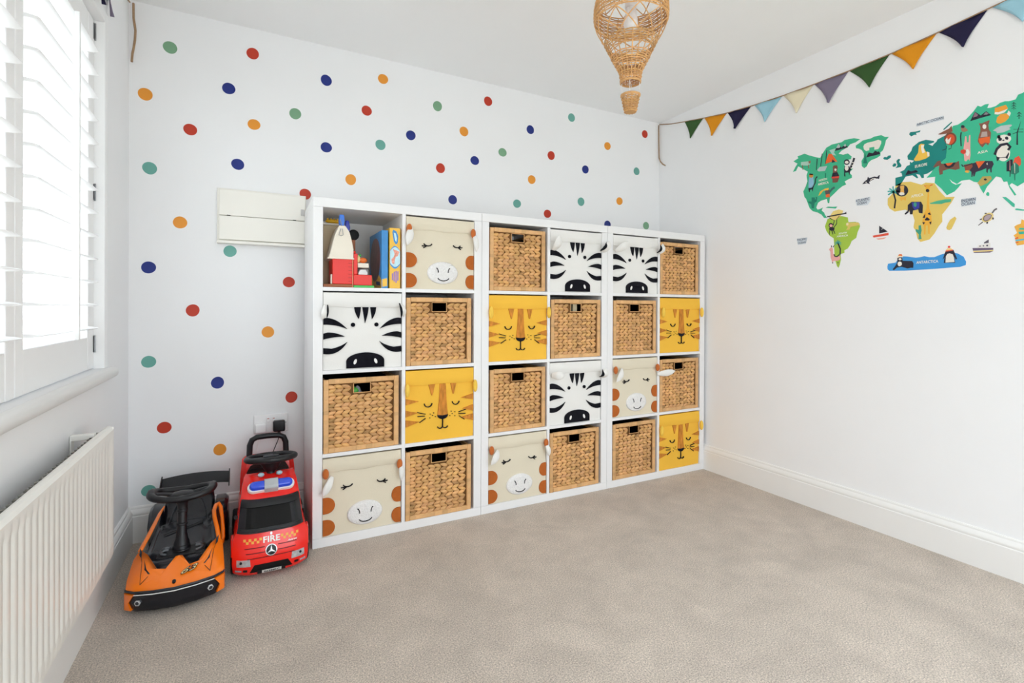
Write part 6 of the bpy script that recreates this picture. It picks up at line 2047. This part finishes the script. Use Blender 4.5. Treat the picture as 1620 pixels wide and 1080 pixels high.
# games
GBL = M('blue_box_print', '#2f86c8', 0.35, 0.45, (30, 0.12))
GYE = M('yellow_box_print', '#edb93a', 0.35, 0.45, (12, 0.04))
GDK = M('dark_picture_print', '#6d3f3c', 0.35, 0.45, (45, 0.5))
GPU = M('mauve_print', '#9a78b4', 0.4, 0.4, (20, 0.1))
GPI = M('pink_print', '#e59a86', 0.4, 0.4, (120, 0.35))
GWH = M('pale_blue_print', '#bfe0ea', 0.4, 0.4, (40, 0.1))
t = toy('board_game_box', 'yellow board game box standing on end, its narrow spine facing out', .280, .008, 'game box')
MB().box(.0, .048, .0, .265, 0, .270).build('box', GYE, t, bevel=.0012)
sp_ = lambda u, v, tt: (u, -tt, v)
MB().prism([(.012, .252), (.016, .262), (.030, .255), (.038, .235), (.036, .205), (.028, .196), (.018, .21)], sp_, 0, .0006).build('logo_patch', GBL, t)
MB().prism([(.017, .250), (.027, .246), (.032, .225), (.030, .207), (.024, .215), (.020, .235)], sp_, 0, .0009).build('logo_print', GWH, t)
MB().prism([(.001, .168)] + [(.001 + .046 * k / 8, .168 + .022 * math.sin(PI * k / 8)) for k in range(1, 8)] + [(.047, .168), (.047, .108)] + [(.047 - .046 * k / 8, .108 - .02 * math.sin(PI * k / 8)) for k in range(1, 8)] + [(.001, .108)], sp_, 0, .0005).build('round_picture_border', GBL, t)
MB().prism([(.002, .166)] + [(.002 + .045 * k / 8, .166 + .019 * math.sin(PI * k / 8)) for k in range(1, 8)] + [(.047, .166), (.047, .113)] + [(.047 - .045 * k / 8, .113 - .017 * math.sin(PI * k / 8)) for k in range(1, 8)] + [(.002, .113)], sp_, 0, .0008).build('round_picture', GWH, t)
MB().prism([(.014, .176), (.030, .170), (.044, .165), (.036, .145), (.026, .140), (.020, .108), (.010, .112), (.008, .13), (.018, .14), (.022, .155)], sp_, 0, .0011).build('picture_figure', GPI, t)
for k, (a, b_) in enumerate(((.036, .068), (.030, .076), (.024, .080), (.034, .078))):
    x = .010 + k * .008
    MB().prism([(x, a), (x + .006, a + .002), (x + .006, b_), (x, b_ - .003)], sp_, 0, .0006).build('print_line', GPU, t)
t = toy('board_game_box', 'blue board game box with a dark picture, between the toys and the yellow box', .246, .014, 'game box')
MB().box(.0, .028, .0, .255, 0, .258).build('box', GBL, t, bevel=.0012)
sd = lambda u, v, tt: (-tt, u, v)
MB().prism([(.0, .0), (.254, .0), (.254, .06), (.12, .055), (.05, .06), (.0, .035)], sd, 0, .0005).build('yellow_band', GYE, t)
MB().prism(ellipse(.13, .135, .105, .10, 0, 28), sd, 0, .0009).build('picture', GDK, t)
MB().prism([(.02, .012), (.10, .018), (.11, .035), (.03, .03)], sd, 0, .0009).build('title_print', M('navy_print', '#23407f', 0.4, 0.4, (20, 0.1)), t)
MB().prism([(.003, .006), (.025, .01), (.025, .045), (.003, .04)], sp_, 0, .0006).build('spine_print', GYE, t)
